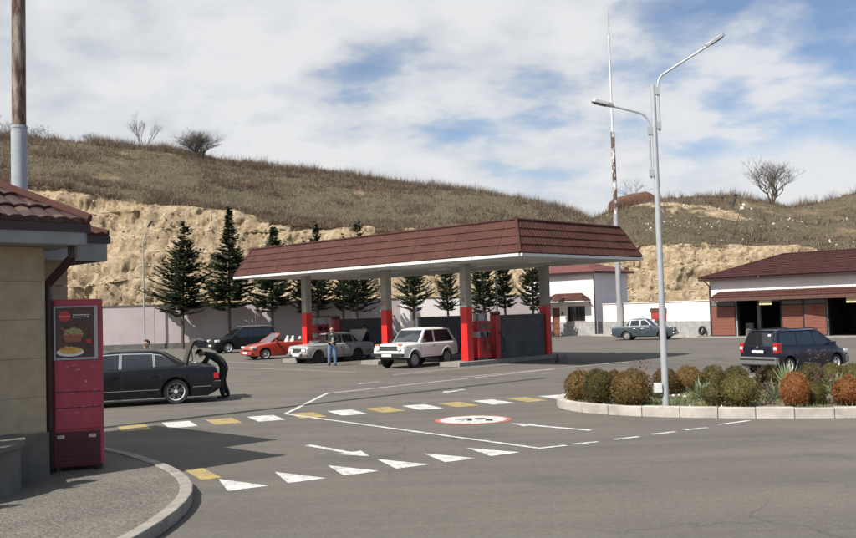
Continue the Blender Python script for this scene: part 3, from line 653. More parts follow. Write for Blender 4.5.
# ================================================================ GARAGE
GA = math.atan2(-math.cos(AZ), math.sin(AZ))          # local x runs along the front, y into the building
gar = thing('garage', 'white garage with brown tiled hipped roof and red-brown folding doors standing open', 'building', GC, GA)
GL, GD = 19.0, 7.6
ops = [(1.95, 5.05, 0, 2.50), (8.05, 11.15, 0, 2.50), (14.0, 17.1, 0, 2.50)]
wall_with_holes(gar, 'front_wall', 'wall_white', ('y', 0), 0, GL, .0, 4.0, ops, .3)
mb = MB(); mb.ab((0, .3, 0), (.3, GD, 4.0)); mb.ab((GL-.3, .3, 0), (GL, GD, 4.0)); mb.ab((.3, GD-.3, 0), (GL-.3, GD, 4.0)); mb.build('side_and_rear_walls', 'wall_white', gar)
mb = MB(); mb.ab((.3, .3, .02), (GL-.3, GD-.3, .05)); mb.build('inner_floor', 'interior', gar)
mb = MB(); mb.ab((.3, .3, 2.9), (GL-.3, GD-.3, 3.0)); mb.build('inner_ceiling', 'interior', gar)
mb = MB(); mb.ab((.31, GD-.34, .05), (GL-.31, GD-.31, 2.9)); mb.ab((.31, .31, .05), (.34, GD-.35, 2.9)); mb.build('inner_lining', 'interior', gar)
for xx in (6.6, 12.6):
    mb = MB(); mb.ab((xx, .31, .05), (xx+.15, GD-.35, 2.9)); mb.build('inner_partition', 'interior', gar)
e = .55; run = 4.3; rise = 1.5
tile_faces(gar, (-e, -e, 4.06), (1, 0, 0), (0, 1, 0), GL+2*e, run, rise, run, run, 1.25, 'tile_dark', 11, .028, .04, .24, 5)
tile_faces(gar, (-e, GD+e, 4.06), (0, -1, 0), (1, 0, 0), GD+2*e, run, rise, run, run, 1.25, 'tile_dark', 11, .028, .04, .24, 5)
mb = MB(); mb.add([(GL+e, -e, 4.04), (GL+e, GD+e, 4.04), (-e, GD+e, 4.04), (-e+run, GD+e-run, 4.04+rise), (GL+e-run, GD+e-run, 4.04+rise)], [(0, 1, 4), (1, 2, 3, 4)]); mb.build('rear_roof', 'tile_dark', gar)
mb = MB(); mb.ab((-e, -e, 3.88), (GL+e, GD+e, 4.0)); mb.build('eaves_board', 'brown_metal', gar)
mb = MB(); mb.tube([(-e+.1, -e+.1, 4.12), (-e+run, -e+run, 4.12+rise)], .07, 6); mb.build('hip_cap', 'tile_dark', gar)
mb = MB(); mb.tube([(-e+run, -e+run, 4.12+rise), (GL+e-run, -e+run, 4.12+rise)], .07, 6); mb.build('ridge_cap', 'tile_dark', gar)
mb = MB(); mb.tube([(-.12, -.45, 3.85), (.06, -.12, 3.5), (.06, -.12, .1)], .05, 8); mb.build('downpipe', 'brown_metal', gar)
# awning along the front
tile_faces(gar, (.55, -1.15, 2.68), (1, 0, 0), (0, 1, 0), GL-.8, 1.12, .42, .25, 0, 1.25, 'tile', 3, .022, .035, .22, 5, 'awning_sheet')
mb = MB(); mb.ab((.55, -1.17, 2.44), (GL-.25, -1.12, 2.66)); mb.build('awning_fascia', 'frame_brown', gar)
mb = MB(); mb.ab((.58, -1.10, 2.58), (GL-.28, -.01, 2.62)); mb.build('awning_lining', 'frame_brown', gar)
for k in range(7): mb = MB(); mb.tube([(.8+2.95*k, -1.08, 2.55), (.8+2.95*k, -.02, 2.0)], .03, 6); mb.build('awning_bracket', 'dark_metal', gar)
def leaf(x, y, wid, ang):
    t = ob('door_leaf', None, gar, (x, y, 0), ang)
    mb = MB()
    for a, b_ in (((0, 0, .05), (.06, .05, 2.42)), ((wid-.06, 0, .05), (wid, .05, 2.42)), ((.06, 0, .05), (wid-.06, .05, .12)), ((.06, 0, 2.36), (wid-.06, .05, 2.42)), ((.06, 0, 2.07), (wid-.06, .05, 2.13))): mb.ab(a, b_)
    mb.build('leaf_frame', 'dark_metal', t)
    for k in range(9):
        z = .125+.2155*k; mb = MB(); mb.ab((.055, -.012, z), (wid-.055, .04, z+.207)); mb.build('plank', 'wood_red', t)
    mb = MB(); mb.ab((.06, .015, 2.135), (wid-.06, .03, 2.355)); mb.build('pane', 'grey_plastic', t)
    return t
leaf(.12, -.16, 1.78, 0); leaf(5.12, -.16, 1.45, 0); leaf(6.62, -.30, 1.42, R(8)); leaf(11.2, -.16, 1.35, 0); leaf(12.6, -.16, 1.35, 0)
for a, b_, _, h in ops:
    mb = MB(); mb.ab((a, -.03, .05), (a+.08, .28, h)); mb.ab((b_-.08, -.03, .05), (b_, .28, h)); mb.ab((a+.08, -.03, h-.08), (b_-.08, .28, h)); mb.build('door_frame', 'dark_metal', gar)
pm('sign_yellow', (.55, .48, .26), (.62, .55, .33), 6, .6)
for x in (4.0, 9.6): mb = MB(); mb.ab((x, -.98, 2.12), (x+.85, -.95, 2.44)); mb.build('hanging_sign', 'sign_yellow', gar)
mb = MB(); mb.ab((7.25, -.325, 1.65), (7.33, -.315, 2.0)); mb.ab((7.18, -.325, 1.72), (7.42, -.315, 1.76)); mb.build('red_mark', 'red_paint', gar)
# apron in front of the doors
mb = MB(); mb.ab((-.3, -1.9, 0), (GL+.5, -.02, .05)); tag(mb.build('apron', 'concrete', None, loc=GC, rz=GA), kind='structure')
# things inside the open bays
lift = thing('car_lift', 'grey two-post car lift standing inside the open garage bay', 'lift', GC+Matrix.Rotation(GA, 3, 'Z') @ Vector((3.6, 1.9, .05)), GA)
for s in (-.95, .95):
    mb = MB(); mb.ab((s-.12, -.15, 0), (s+.12, .15, 2.3)); mb.build('post', 'steel_grey', lift, bevel=.01)
    mb = MB(); mb.ab((s-.25, -.3, 0), (s+.25, .3, .04)); mb.build('foot', 'steel_grey', lift)
mb = MB(); mb.ab((-1.07, -.08, 2.3), (1.07, .08, 2.42)); mb.build('crossbeam', 'steel_grey', lift)
dm = thing('oil_drum', 'dark oil drum just inside the open garage bay', 'drum', GC+Matrix.Rotation(GA, 3, 'Z') @ Vector((2.45, .75, .05)), GA)
mb = MB(); mb.lathe([(.28, 0), (.29, .02), (.28, .05), (.28, .28), (.295, .30), (.28, .32), (.28, .56), (.295, .58), (.28, .60), (.28, .84), (.29, .86), (.25, .84)], 18, close=True); mb.build('shell', 'plinth_dark', dm, smooth=True)

# ================================================================ FUEL CANOPY (local x = short side, y = long side, origin = near corner)
K = Vector((3.44, 35.25, 0)); CW, CLn = 8.43, 18.5; ZS, ZF = 4.28, 4.40
can = thing('fuel_canopy', 'fuel station canopy with brown tiled mansard fascia on six red-footed concrete columns', 'canopy', K, AZ)
dl, rs = .66, 1.30
tile_faces(can, (0, 0, ZF), (0, 1, 0), (1, 0, 0), CLn, dl, rs, dl, dl, 1.156, 'tile', 4, .022, .035, .19, 6)
tile_faces(can, (0, 0, ZF), (1, 0, 0), (0, 1, 0), CW, dl, rs, dl, dl, 1.204, 'tile', 4, .022, .035, .19, 6)
tile_faces(can, (CW, 0, ZF), (0, 1, 0), (-1, 0, 0), CLn, dl, rs, dl, dl, 1.156, 'tile', 4, .022, .035, .19, 4)
tile_faces(can, (0, CLn, ZF), (1, 0, 0), (0, -1, 0), CW, dl, rs, dl, dl, 1.204, 'tile', 4, .022, .035, .19, 4)
for a, b_ in (((0, 0), (dl, dl)), ((CW, 0), (CW-dl, dl)), ((0, CLn), (dl, CLn-dl)), ((CW, CLn), (CW-dl, CLn-dl))):
    mb = MB(); mb.tube([(a[0], a[1], ZF+.02), (b_[0], b_[1], ZF+rs+.03)], .065, 6); mb.build('hip_cap', 'tile', can)
for a, b_ in (((dl, dl), (dl, CLn-dl)), ((dl, dl), (CW-dl, dl)), ((CW-dl, dl), (CW-dl, CLn-dl)), ((dl, CLn-dl), (CW-dl, CLn-dl))):
    mb = MB(); mb.tube([(a[0], a[1], ZF+rs+.03), (b_[0], b_[1], ZF+rs+.03)], .06, 6); mb.build('ridge_cap', 'tile_dark', can)
mb = MB(); mb.ab((dl+.02, dl+.02, ZF+rs-.25), (CW-dl-.02, CLn-dl-.02, ZF+rs-.15)); mb.build('roof_deck', 'concrete', can)
mb = MB(); mb.ab((.04, .04, ZS), (CW-.04, CLn-.04, ZS+.06)); mb.build('soffit', 'soffit', can)
def strip(a, b_, z0, z1, wd, mat, nm):
    a = Vector((*a, 0)); b_ = Vector((*b_, 0)); d = (b_-a); l = d.length; mb = MB()
    M = Matrix.Translation(a) @ Matrix.Rotation(math.atan2(d.y, d.x), 4, 'Z'); mb.box((l/2, 0, (z0+z1)/2), (l, wd, z1-z0), M=M); return mb.build(nm, mat, can)
n_g = 8
for i in range(n_g): strip((-.045, CLn*i/n_g+.01), (-.045, CLn*(i+1)/n_g-.01), ZS-.02, ZS+.09, .09, 'gutter_white', 'gutter')
for i in range(4): strip((CW*i/4+.01, -.045), (CW*(i+1)/4-.01, -.045), ZS-.02, ZS+.09, .09, 'gutter_white', 'gutter')
strip((CW+.045, 0), (CW+.045, CLn), ZS-.02, ZS+.09, .09, 'gutter_white', 'gutter'); strip((0, CLn+.045), (CW, CLn+.045), ZS-.02, ZS+.09, .09, 'gutter_white', 'gutter')
for yy in (2.3, 5.2, 8.2, 11.2, 14.2, 16.8):
    for xx in (1.0, 4.3, 7.3): mb = MB(); mb.ab((xx-.12, yy-.6, ZS-.055), (xx+.12, yy+.6, ZS-.002)); mb.build('light_fitting', 'gutter_white', can)
COLS = (4.83, 9.75, 15.6); XF, XR, CS = 2.28, 7.75, .37
for yy in COLS:
    for xx in (XF, XR):
        p = ob('column', None, can, (xx, yy, 0)); h = CS/2
        mb = MB(); mb.ab((-h, -h, .18), (h, h, 2.43)); rp_ = mb.build('red_base', 'column_red', p, bevel=.012)
        for z in (.75, 1.32, 1.88):
            mb = MB(); mb.ab((-h-.002, -h-.002, z), (h+.002, h+.002, z+.014)); mb.build('joint', 'red_dull', p)
        z = 2.43
        for k, z2 in enumerate((3.0, 3.62, ZS-.002)):
            mb = MB(); mb.ab((-h+.004, -h+.004, z+.006), (h-.004, h-.004, z2-.006)); mb.build('concrete_drum', 'column_concrete', p, bevel=.01); z = z2
        mb = MB(); mb.ab((-h+.014, -h+.014, 2.42), (h-.014, h-.014, ZS-.003)); mb.build('joint', 'plinth_dark', p)
        mb = MB(); mb.ab((-h-.003, -h, 2.44), (-h+.002, h, 2.52)); mb.build('pale_band', 'wall_white', p) if (yy, xx) == (COLS[0], XF) else None
        if xx == XF:
            digs = {COLS[0]: [('4', 0)], COLS[1]: [('2', .10), ('3', -.10)], COLS[2]: []}[yy]
            for ch, off in digs:
                o = ob('column_number', text_mesh(ch, .30, 'red_paint', .002), p, (-h-.006, off, 2.76)); o.rotation_euler = (R(90), 0, R(-90))

def frame_pt(x, y, z=0): return K+U2*x+W2*y+Vector((0, 0, z))
pos_word = {0: 'nearest the white building', 1: 'in the middle of the canopy', 2: 'beside the silver saloon'}
ISL = (('carrying the column marked 4', 0), ('between the white off-roader and the silver saloon', 1), ('behind the silver saloon', 2))
for (txt, i) in ISL:
    yy = COLS[i]; hw = .56
    isl = thing('pump_island', 'raised concrete pump island and dark screen wall '+txt, 'island', frame_pt(0, yy), AZ, None)
    mb = MB(); xa, xb = XF-1.15, XR+.75
    mb.ab((xa+.14, -hw+.14, 0), (xb-.14, hw-.14, .172)); mb.build('slab', 'concrete', isl)
    nk = 8
    for k in range(nk):
        a = xa+(xb-xa)*k/nk; b_ = xa+(xb-xa)*(k+1)/nk-.008
        for s in (-1, 1): mb = MB(); mb.ab((a, s*hw, 0), (b_, s*(hw-.139), .18)); mb.build('kerb_stone', 'kerb_stone', isl, bevel=.012)
    for x in (xa, xb-.139): mb = MB(); mb.ab((x, -hw+.142, 0), (x+.139, hw-.142, .18)); mb.build('kerb_stone', 'kerb_stone', isl, bevel=.012)
    mb = MB(); mb.ab((XF+2.12, -.10, .175), (XR-.22, .10, 2.03)); mb.build('screen_wall', 'render_dark', isl, bevel=.008)
    mb = MB(); mb.ab((XF+2.08, -.12, 2.03), (XR-.22, .12, 2.07)); mb.build('wall_cap', 'plinth_dark', isl)
    # red hose pillar at the head of the screen wall
    if i != 1:
        w_ = thing('hose_pillar', 'red steel hose pillar with dark drum on top, beside the dispenser '+('marked 4' if i == 0 else 'behind the silver saloon'), 'pillar', frame_pt(XF+1.86, yy, .172), AZ)
        mb = MB(); mb.ab((-.17, -.16, 0), (.17, .16, 1.90)); mb.build('post', 'red_paint', w_, bevel=.015)
        mb = MB(); mb.tube([(-.25, 0, 1.98), (.27, 0, 1.98)], .085, 12); mb.build('drum', 'frame_brown', w_, smooth=True)
        mb = MB(); mb.tube([(.05, -.17, 1.2), (.2, -.3, .8), (.35, -.22, .35), (.2, -.18, .3)], .02, 6); mb.build('hose', 'rubber', w_, smooth=True)
        # dispenser
        dp = thing('fuel_dispenser', 'grey and dark red fuel dispenser '+('beside the column marked 4' if i == 0 else 'behind the silver saloon'), 'fuel pump', frame_pt(XF+.86, yy, .172), AZ)
        mb = MB(); mb.ab((-.42, -.23, 0), (.42, .23, .10)); mb.build('base', 'dark_metal', dp)
        mb = MB(); mb.ab((-.40, -.22, .10), (.40, .22, .98)); cb = mb.build('cabinet', 'red_paint', dp, bevel=.012)
        mb = MB(); mb.ab((-.34, -.234, .16), (.34, -.221, .90)); mb.build('service_door', 'red_paint', cb, bevel=.004)
        mb = MB(); mb.ab((.20, -.245, .50), (.23, -.235, .60)); mb.build('lock', 'steel_grey', cb)
        mb = MB(); mb.ab((-.40, -.20, .98), (.40, .20, 1.22)); mb.build('nozzle_panel', 'steel_grey', dp, bevel=.01)
        mb = MB(); mb.ab((-.41, -.22, 1.22), (.41, .22, 1.66)); hd = mb.build('display_head', 'red_paint', dp, bevel=.012)
        for x in (-.17, .17): mb = MB(); mb.ab((x-.12, -.232, 1.33), (x+.12, -.221, 1.56)); mb.build('display', 'glass', hd)
        for x in (-.36, .36): mb = MB(); mb.ab((x-.035, -.05, 1.66), (x+.035, .05, 2.02)); mb.build('canopy_post', 'steel_grey', dp)
        mb = MB(); mb.ab((-.26, -.16, 1.66), (.10, .16, 1.98)); mb.build('hose_box', 'steel_grey', dp, bevel=.01)
        mb = MB(); mb.ab((-.46, -.24, 2.02), (.46, .24, 2.09)); mb.build('top_board', 'frame_brown', dp, bevel=.01)
        for s in (-.18, .18):
            mb = MB(); mb.box((s, -.25, 1.1), (.05, .09, .2)); mb.tube([(s, -.27, 1.18), (s, -.34, 1.1), (s+.02, -.33, 1.02)], .014, 6); nzl = mb.build('nozzle', 'black_plastic', dp)
            mb = MB(); mb.tube([(s, -.25, 1.02), (s+.05, -.34, .5), (s+.12, -.30, .28), (s+.2, -.27, .6), (s+.19, -.18, 1.3), (s+.12, -.1, 1.9)], .017, 6); mb.build('hose', 'rubber', nzl, smooth=True)

# ================================================================ KIOSK on the left with its pavement
pv = tag(ob('kiosk_pavement', None), kind='structure')
kp = [(-16, 27.4), (-9.2, 20.3), (-5.78, 16.40), (-5.28, 15.87), (-4.55, 14.95), (-3.85, 13.97), (-3.50, 13.42), (-3.22, 12.84), (-3.02, 12.30), (-2.91, 11.75), (-2.85, 11.2), (-2.83, 10.6), (-2.90, 9.6), (-3.1, 8.4), (-3.5, 6.8), (-4.1, 5.0), (-5.0, 2.5), (-6.2, -1), (-8.5, -6)]
pts = [Vector(p) for p in kp]; fine_ = []
for a, b_ in zip(pts, pts[1:]):
    k = max(1, int((b_-a).length/.35))
    for j in range(k): fine_.append(a+(b_-a)*j/k)
fine_.append(pts[-1])
for _ in range(4): fine_ = [fine_[0]]+[(fine_[i-1]+fine_[i]*2+fine_[i+1])/4 for i in range(1, len(fine_)-1)]+[fine_[-1]]
def offs(i):
    d = (fine_[min(i+1, len(fine_)-1)]-fine_[max(i-1, 0)]).normalized(); return Vector((d.y, -d.x))
inner = [fine_[i]+offs(i)*.16 for i in range(len(fine_))]
mb = MB(); poly = [(p.x, p.y) for p in inner]+[(-40, -6), (-40, 27)]
mb.prism(poly, 0, .142); me = mb.mesh('paving', 'pebble')
o = ob('paving', me, pv)
step_ = 3; rk = random.Random(2)
for i in range(0, len(fine_)-step_, step_):
    q = [fine_[i+j] for j in range(step_+1)]; r_ = [inner[i+j] for j in range(step_+1)]; dz = rk.uniform(-.006, .008)
    q[0] = q[0]+(q[1]-q[0])*.03; r_[0] = r_[0]+(r_[1]-r_[0])*.03
    mb = MB(); mb.prism([(p.x, p.y) for p in q]+[(p.x, p.y) for p in reversed(r_)], 0, .155+dz); me = mb.mesh('kerb_stone', 'kerb_stone', bevel=.015); ob('kerb_stone', me, pv)
WK = Vector((-5.44, 13.39, .142))
kio = thing('kiosk', 'sandstone block kiosk with brown tiled roof and brown downpipe', 'building', WK, AZ)
# local: front wall in plane y = 0 (facing the camera), corner at x = 0; second block steps out to x = 1.1 behind y = 1.6
rows = [.62, 1.10, 1.64, 2.18, 2.72, 3.20]
mb = MB(); mb.ab((-7.0, -.022, 0), (.022, 5.0, 3.15)); mb.ab((-7.0, 1.65, 0), (1.06, 5.0, 3.15)); mb.build('wall_core', 'tuff', kio)
rk = random.Random(3)
for r, (z0, z1) in enumerate(zip(rows, rows[1:])):
    x = 0.0; off = 1.1 if r % 2 else 1.7; first = True
    while x > -6.9:
        l = off if first else 1.4; first = False
        mb = MB(); mb.ab((max(-7, x-l)+.005, -.03-rk.uniform(0, .006), z0+.005), (x-.005, .03, z1-.005)); mb.build('stone_block', 'tuff', kio, bevel=.003); x -= l
    y = 0.03; first = True
    while y < 1.6:
        l = .5 if (first and r % 2) else .8; first = False
        mb = MB(); mb.ab((-.03, y+.005, z0+.005), (.03, min(1.6, y+l)-.005, z1-.005)); mb.build('stone_block', 'tuff', kio, bevel=.003); y += l
    for (a, b_) in ((0.04, .55), (.55, 1.1)):
        mb = MB(); mb.ab((a+.005, 1.57, z0+.005), (b_-.005, 1.64, z1-.005)); mb.build('stone_block', 'tuff', kio, bevel=.003)
mb = MB(); mb.ab((-7.0, -.05, 0), (.05, .0, .60)); mb.ab((.035, 0, 0), (.05, 1.6, .60)); mb.build('plinth', 'kiosk_plinth', kio)
e1 = (.38, -.52); ez = 3.30
mb = MB(); mb.ab((-7, e1[1], ez-.10), (e1[0], 1.15, ez-.04)); mb.build('soffit', 'gutter_grey', kio)
mb = MB(); mb.ab((-7, 1.16, ez-.10), (1.54, 5.4, ez-.04)); mb.build('soffit', 'gutter_grey', kio)
def fas(a, b_, z0, z1, m_, nm, pr=.02):
    mb = MB(); mb.ab((a[0]-pr, a[1]-pr, z0), (b_[0]+pr, b_[1]+pr, z1)); mb.build(nm, m_, kio)
for k in range(5): fas((-7+k*1.476+.01, e1[1]), (-7+(k+1)*1.476-.03, e1[1]+.03), ez-.09, ez+.08, 'gutter_grey', 'gutter')
fas((-7, e1[1]-.02), (e1[0]+.05, e1[1]+.04), ez+.082, ez+.20, 'brown_metal', 'fascia_cap')
fas((e1[0], e1[1]+.06), (e1[0]+.03, 1.1), ez-.09, ez+.08, 'gutter_grey', 'gutter')
fas((e1[0]+.01, e1[1]+.08), (e1[0]+.05, 1.1), ez+.082, ez+.20, 'brown_metal', 'fascia_cap')
fas((.45, 1.16), (1.54, 1.19), ez-.20, ez+.08, 'gutter_grey', 'gutter'); fas((.45, 1.14), (1.59, 1.20), ez+.082, ez+.20, 'brown_metal', 'fascia_cap')
fas((1.54, 1.22), (1.57, 5.4), ez-.20, ez+.08, 'gutter_grey', 'gutter'); fas((1.55, 1.24), (1.59, 5.4), ez+.082, ez+.20, 'brown_metal', 'fascia_cap')
tile_faces(kio, (-7, e1[1]-.04, ez+.22), (1, 0, 0), (0, 1, 0), 7+e1[0]+.05, 3.0, 1.72, 0, 3.0, 1.23, 'tile_worn', 9, .030, .04, .21, 10)
tile_faces(kio, (e1[0]+.05, e1[1]-.04, ez+.22), (0, 1, 0), (-1, 0, 0), 6.0, 3.0, 1.72, 3.0, 3.0, 1.23, 'tile', 9, .030, .04, .21, 8)
tile_faces(kio, (-2, 1.14, ez+.20), (1, 0, 0), (0, 1, 0), 3.59, 2.1, .80, 0, 2.1, 1.2, 'tile', 6, .030, .04, .21, 8)
tile_faces(kio, (1.59, 1.14, ez+.20), (0, 1, 0), (-1, 0, 0), 4.3, 2.1, .80, 2.1, 2.1, 1.2, 'tile', 6, .030, .04, .21, 8)
mb = MB(); mb.tube([(e1[0]+.05, e1[1]-.04, ez+.26), (e1[0]-2.95, e1[1]+2.96, ez+1.98)], .085, 8); mb.build('hip_cap', 'tile', kio)
mb = MB(); mb.tube([(1.58, 1.15, ez+.24), (-.4, 3.15, ez+1.0)], .07, 8); mb.build('hip_cap', 'tile', kio)
mb = MB()
for a, b_ in (((.27, -.36, ez-.04), (.27, -.36, ez-.28)), ((.27, -.36, ez-.26), (.10, .07, ez-.62)), ((.10, .07, ez-.58), (.10, .07, .05))):
    mb.tube([a, b_], .072, 4)
mb.build('downpipe', 'brown_metal', kio, bevel=.006)
# rounded concrete step in front of the kiosk
stp = thing('curved_step', 'low rounded concrete step wall beside the kiosk', 'step', (-6.75, 11.9, .142))
def arcpoly(r0, r1, n=28): return [(math.cos(2*math.pi*i/n)*r0, math.sin(2*math.pi*i/n)*r1) for i in range(n)]
mb = MB(); mb.prism(arcpoly(1.50, 1.45, 40), 0, .56); mb.build('riser', 'kiosk_plinth', stp, smooth=True)
mb = MB(); mb.prism(arcpoly(1.56, 1.51, 40), .562, .63); mb.build('tread', 'kiosk_plinth', stp, bevel=.012)

# red drinks cabinet with a poster
ca = R(20); cx = Vector((math.cos(ca), math.sin(ca), 0))
cab = thing('drinks_cabinet', 'tall narrow crimson drinks cabinet with food poster beside the kiosk downpipe', 'cabinet', (-5.40, 13.62, .142), ca)
HC = 2.46; WC = .68
mb = MB(); mb.ab((0, 0, .06), (WC, .62, HC)); mb.build('body', 'cabinet_red', cab, bevel=.02)
for x in (.06, WC-.06):
    for y in (.06, .56): mb = MB(); mb.ab((x-.03, y-.03, 0), (x+.03, y+.03, .06)); mb.build('foot', 'dark_metal', cab)
mb = MB(); mb.ab((.02, -.025, .60), (WC-.02, -.001, 1.58)); fp = mb.build('front_panel', 'cabinet_red', cab, bevel=.008)
mb = MB(); mb.ab((.03, -.028, .90), (WC-.03, -.0255, .912)); mb.ab((.03, -.028, 1.12), (WC-.03, -.0255, 1.135)); mb.build('seam', 'cabinet_dark', fp)
pm('scuff', (.45, .38, .38), None, rough=.8)
rk = random.Random(9); mb = MB()
for k in range(26):
    x = rk.uniform(.05, WC-.1); z = rk.choice((.91, 1.13, .83, 1.5, 1.42))+rk.gauss(0, .012); l = rk.uniform(.01, .07); mb.ab((x, -.0275, z), (x+l, -.0262, z+rk.uniform(.003, .008)))
mb.ab((.43, -.028, 1.26), (.455, -.0262, 1.285)); mb.build('scuffs', 'scuff', fp)
mb = MB(); mb.ab((.03, -.02, .08), (WC-.05, -.001, .56)); kg = mb.build('kick_grille', 'cabinet_dark', cab)
for k in range(7): mb = MB(); mb.ab((.05, -.03, .11+.055*k), (WC-.07, -.021, .135+.055*k)); mb.build('slat', 'cabinet_dark', kg)
for x in (.045, .47): mb = MB(); mb.ab((x, -.034, .47), (x+.10, -.031, .52)); mb.build('sticker', 'scuff', kg)
# poster frame and print
px0, px1, pz0, pz1 = .04, .565, 1.62, 2.34
mb = MB(); mb.ab((px0-.025, -.03, pz0-.03), (px1+.045, -.001, pz0)); mb.ab((px0-.025, -.03, pz1), (px1+.045, -.001, pz1+.02)); mb.ab((px0-.025, -.03, pz0), (px0, -.001, pz1)); mb.ab((px1, -.03, pz0), (px1+.045, -.001, pz1))
fr = mb.build('poster_frame', 'steel_grey', cab)
pm('print_brown', (.045, .020, .016), (.085, .035, .025), 5, .35); pm('print_red', (.50, .02, .025), None, rough=.35); pm('print_white', (.72, .70, .66), None, rough=.4)
pm('print_fries', (.58, .30, .05), (.72, .46, .12), 40, .4); pm('print_salad', (.16, .20, .06), (.42, .36, .14), 30, .4); pm('print_cola', (.03, .012, .010), (.06, .02, .015), 10, .25); pm('print_bowl', (.30, .09, .05), None, rough=.4)
mb = MB(); mb.ab((px0, -.012, pz0), (px1, -.002, pz1)); po = mb.build('poster', 'print_brown', cab)
def pr(poly, mat, lay, nm):
    mb = MB(); M = Matrix.Translation((0, -.012-.0008*lay, 0)) @ Matrix.Rotation(R(90), 4, 'X'); mb.prism(poly, 0, .0006, M=M); return mb.build(nm, mat, po)
def ell(cx_, cz, a, b_, n=26, j=0, seed=1):
    q = random.Random(seed); return [(cx_+math.cos(2*math.pi*i/n)*a*(1+q.uniform(-j, j)), cz+math.sin(2*math.pi*i/n)*b_*(1+q.uniform(-j, j))) for i in range(n)]
pr(ell(.165, 2.215, .078, .078), 'print_red', 1, 'printed_disc')
o = ob('printed_word', text_mesh('Coca-Cola', .034, 'print_white', .0003), po, (.165, -.0145, 2.213)); o.rotation_euler = (R(90), 0, 0)
for k, z in enumerate((2.232, 2.200)):
    x = .275; rk = random.Random(k+3)
    while x < .50: l = rk.uniform(.015, .045); pr([(x, z-.007), (x+l, z-.007), (x+l, z+.007), (x, z+.007)], 'print_white', 1, 'printed_caption'); x += l+.008
pr(ell(.275, 1.965, .13, .085, 30, .16, 2), 'print_salad', 1, 'printed_salad')
pr([(.135, 1.95), (.415, 1.95), (.375, 1.845), (.175, 1.845)], 'print_bowl', 2, 'printed_bowl')
pr([(.10, 2.05), (.12, 2.06), (.26, 1.94), (.24, 1.93)], 'print_bowl', 3, 'printed_spoon')
pr([(.455, 1.68), (.525, 1.68), (.53, 1.86), (.512, 1.93), (.505, 2.04), (.475, 2.04), (.468, 1.93), (.45, 1.86)], 'print_cola', 2, 'printed_bottle')
pr([(.453, 1.82), (.527, 1.82), (.527, 1.88), (.453, 1.88)], 'print_red', 3, 'printed_label')
pr(ell(.235, 1.70, .185, .062), 'print_white', 3, 'printed_plate'); pr(ell(.235, 1.725, .145, .055, 30, .18, 5), 'print_fries', 4, 'printed_fries')
rk = random.Random(12)
for k in range(16):
    x, z, a = .235+rk.uniform(-.11, .11), 1.735+rk.uniform(-.025, .035), rk.uniform(-.9, .9); dx, dz = math.cos(a)*.045, math.sin(a)*.045
    pr([(x-dx, z-dz-.005), (x+dx, z+dz-.005), (x+dx, z+dz+.005), (x-dx, z-dz+.005)], 'print_fries', 5, 'printed_fry')

# tall chimney pipe behind the kiosk
chm = thing('chimney_pipe', 'tall rusted steel pipe with grey painted lower length behind the kiosk', 'pipe', (-8.29, 19.25, .142))
mb = MB(); mb.tube([(-.0, 0, 0), (.02, 0, 6.15)], .155, 16); mb.build('lower_pipe', 'pole_grey', chm, smooth=True)
mb = MB(); mb.tube([(.02, 0, 6.0), (.10, 0, 19.5)], [.138, .12], 16); mb.build('upper_pipe', 'rust', chm, smooth=True)
mb = MB(); mb.tube([(.02, 0, 6.12), (.02, 0, 6.18)], .162, 16); mb.build('collar', 'pole_grey', chm)

# ================================================================ PLANTING BED with pale stone kerb
bed = tag(ob('planting_bed', None), kind='structure')
out = [(30, 17.3), (22, 17.6), (15, 17.75), (10, 18.0), (8.06, 18.15), (6.6, 18.45), (5.3, 18.90), (4.6, 19.2), (3.9, 19.7), (3.35, 20.25), (2.98, 20.9), (2.80, 21.6), (2.82, 22.3), (3.05, 23.0), (3.5, 23.7), (4.3, 24.5), (6, 25.6), (9, 26.8), (14, 28.0), (20, 28.6), (30, 29)]
pts = [Vector(p) for p in out]; cv = []
for a, b_ in zip(pts, pts[1:]):
    k = max(1, int((b_-a).length/.3))
    for j in range(k): cv.append(a+(b_-a)*j/k)
cv.append(pts[-1])
for _ in range(6): cv = [cv[0]]+[(cv[i-1]+cv[i]*2+cv[i+1])/4 for i in range(1, len(cv)-1)]+[cv[-1]]
def nrm2(i):
    d = (cv[min(i+1, len(cv)-1)]-cv[max(i-1, 0)]).normalized(); return Vector((d.y, -d.x))     # points into the bed
inn = [cv[i]+nrm2(i)*.17 for i in range(len(cv))]
rk = random.Random(5); i = 0
while i < len(cv)-3:
    k = 2; j = min(len(cv)-1, i+k); q = cv[i:j+1]; r_ = inn[i:j+1]; dz = rk.uniform(-.012, .012)
    q = [q[0]+(q[1]-q[0])*.03]+q[1:]; r_ = [r_[0]+(r_[1]-r_[0])*.03]+r_[1:]
    mb = MB(); mb.prism([(p.x, p.y) for p in q]+[(p.x, p.y) for p in reversed(r_)], 0, .215+dz); ob('kerb_stone', mb.mesh('kerb_stone', 'kerb_pale', bevel=.014), bed); i = j
mb = MB(); poly = [(p.x, p.y) for p in inn]; mb.prism(poly, 0, .17); ob('soil', mb.mesh('soil', 'soil'), bed)
def in_bed(x, y):
    c = False; n_ = len(inn)
    for a in range(n_):
        p, q = inn[a], inn[a-1]
        if (p.y > y) != (q.y > y) and x < (q.x-p.x)*(y-p.y)/(q.y-p.y)+p.x: c = not c
    return c
rk = random.Random(6); mb = MB(); cnt = 0
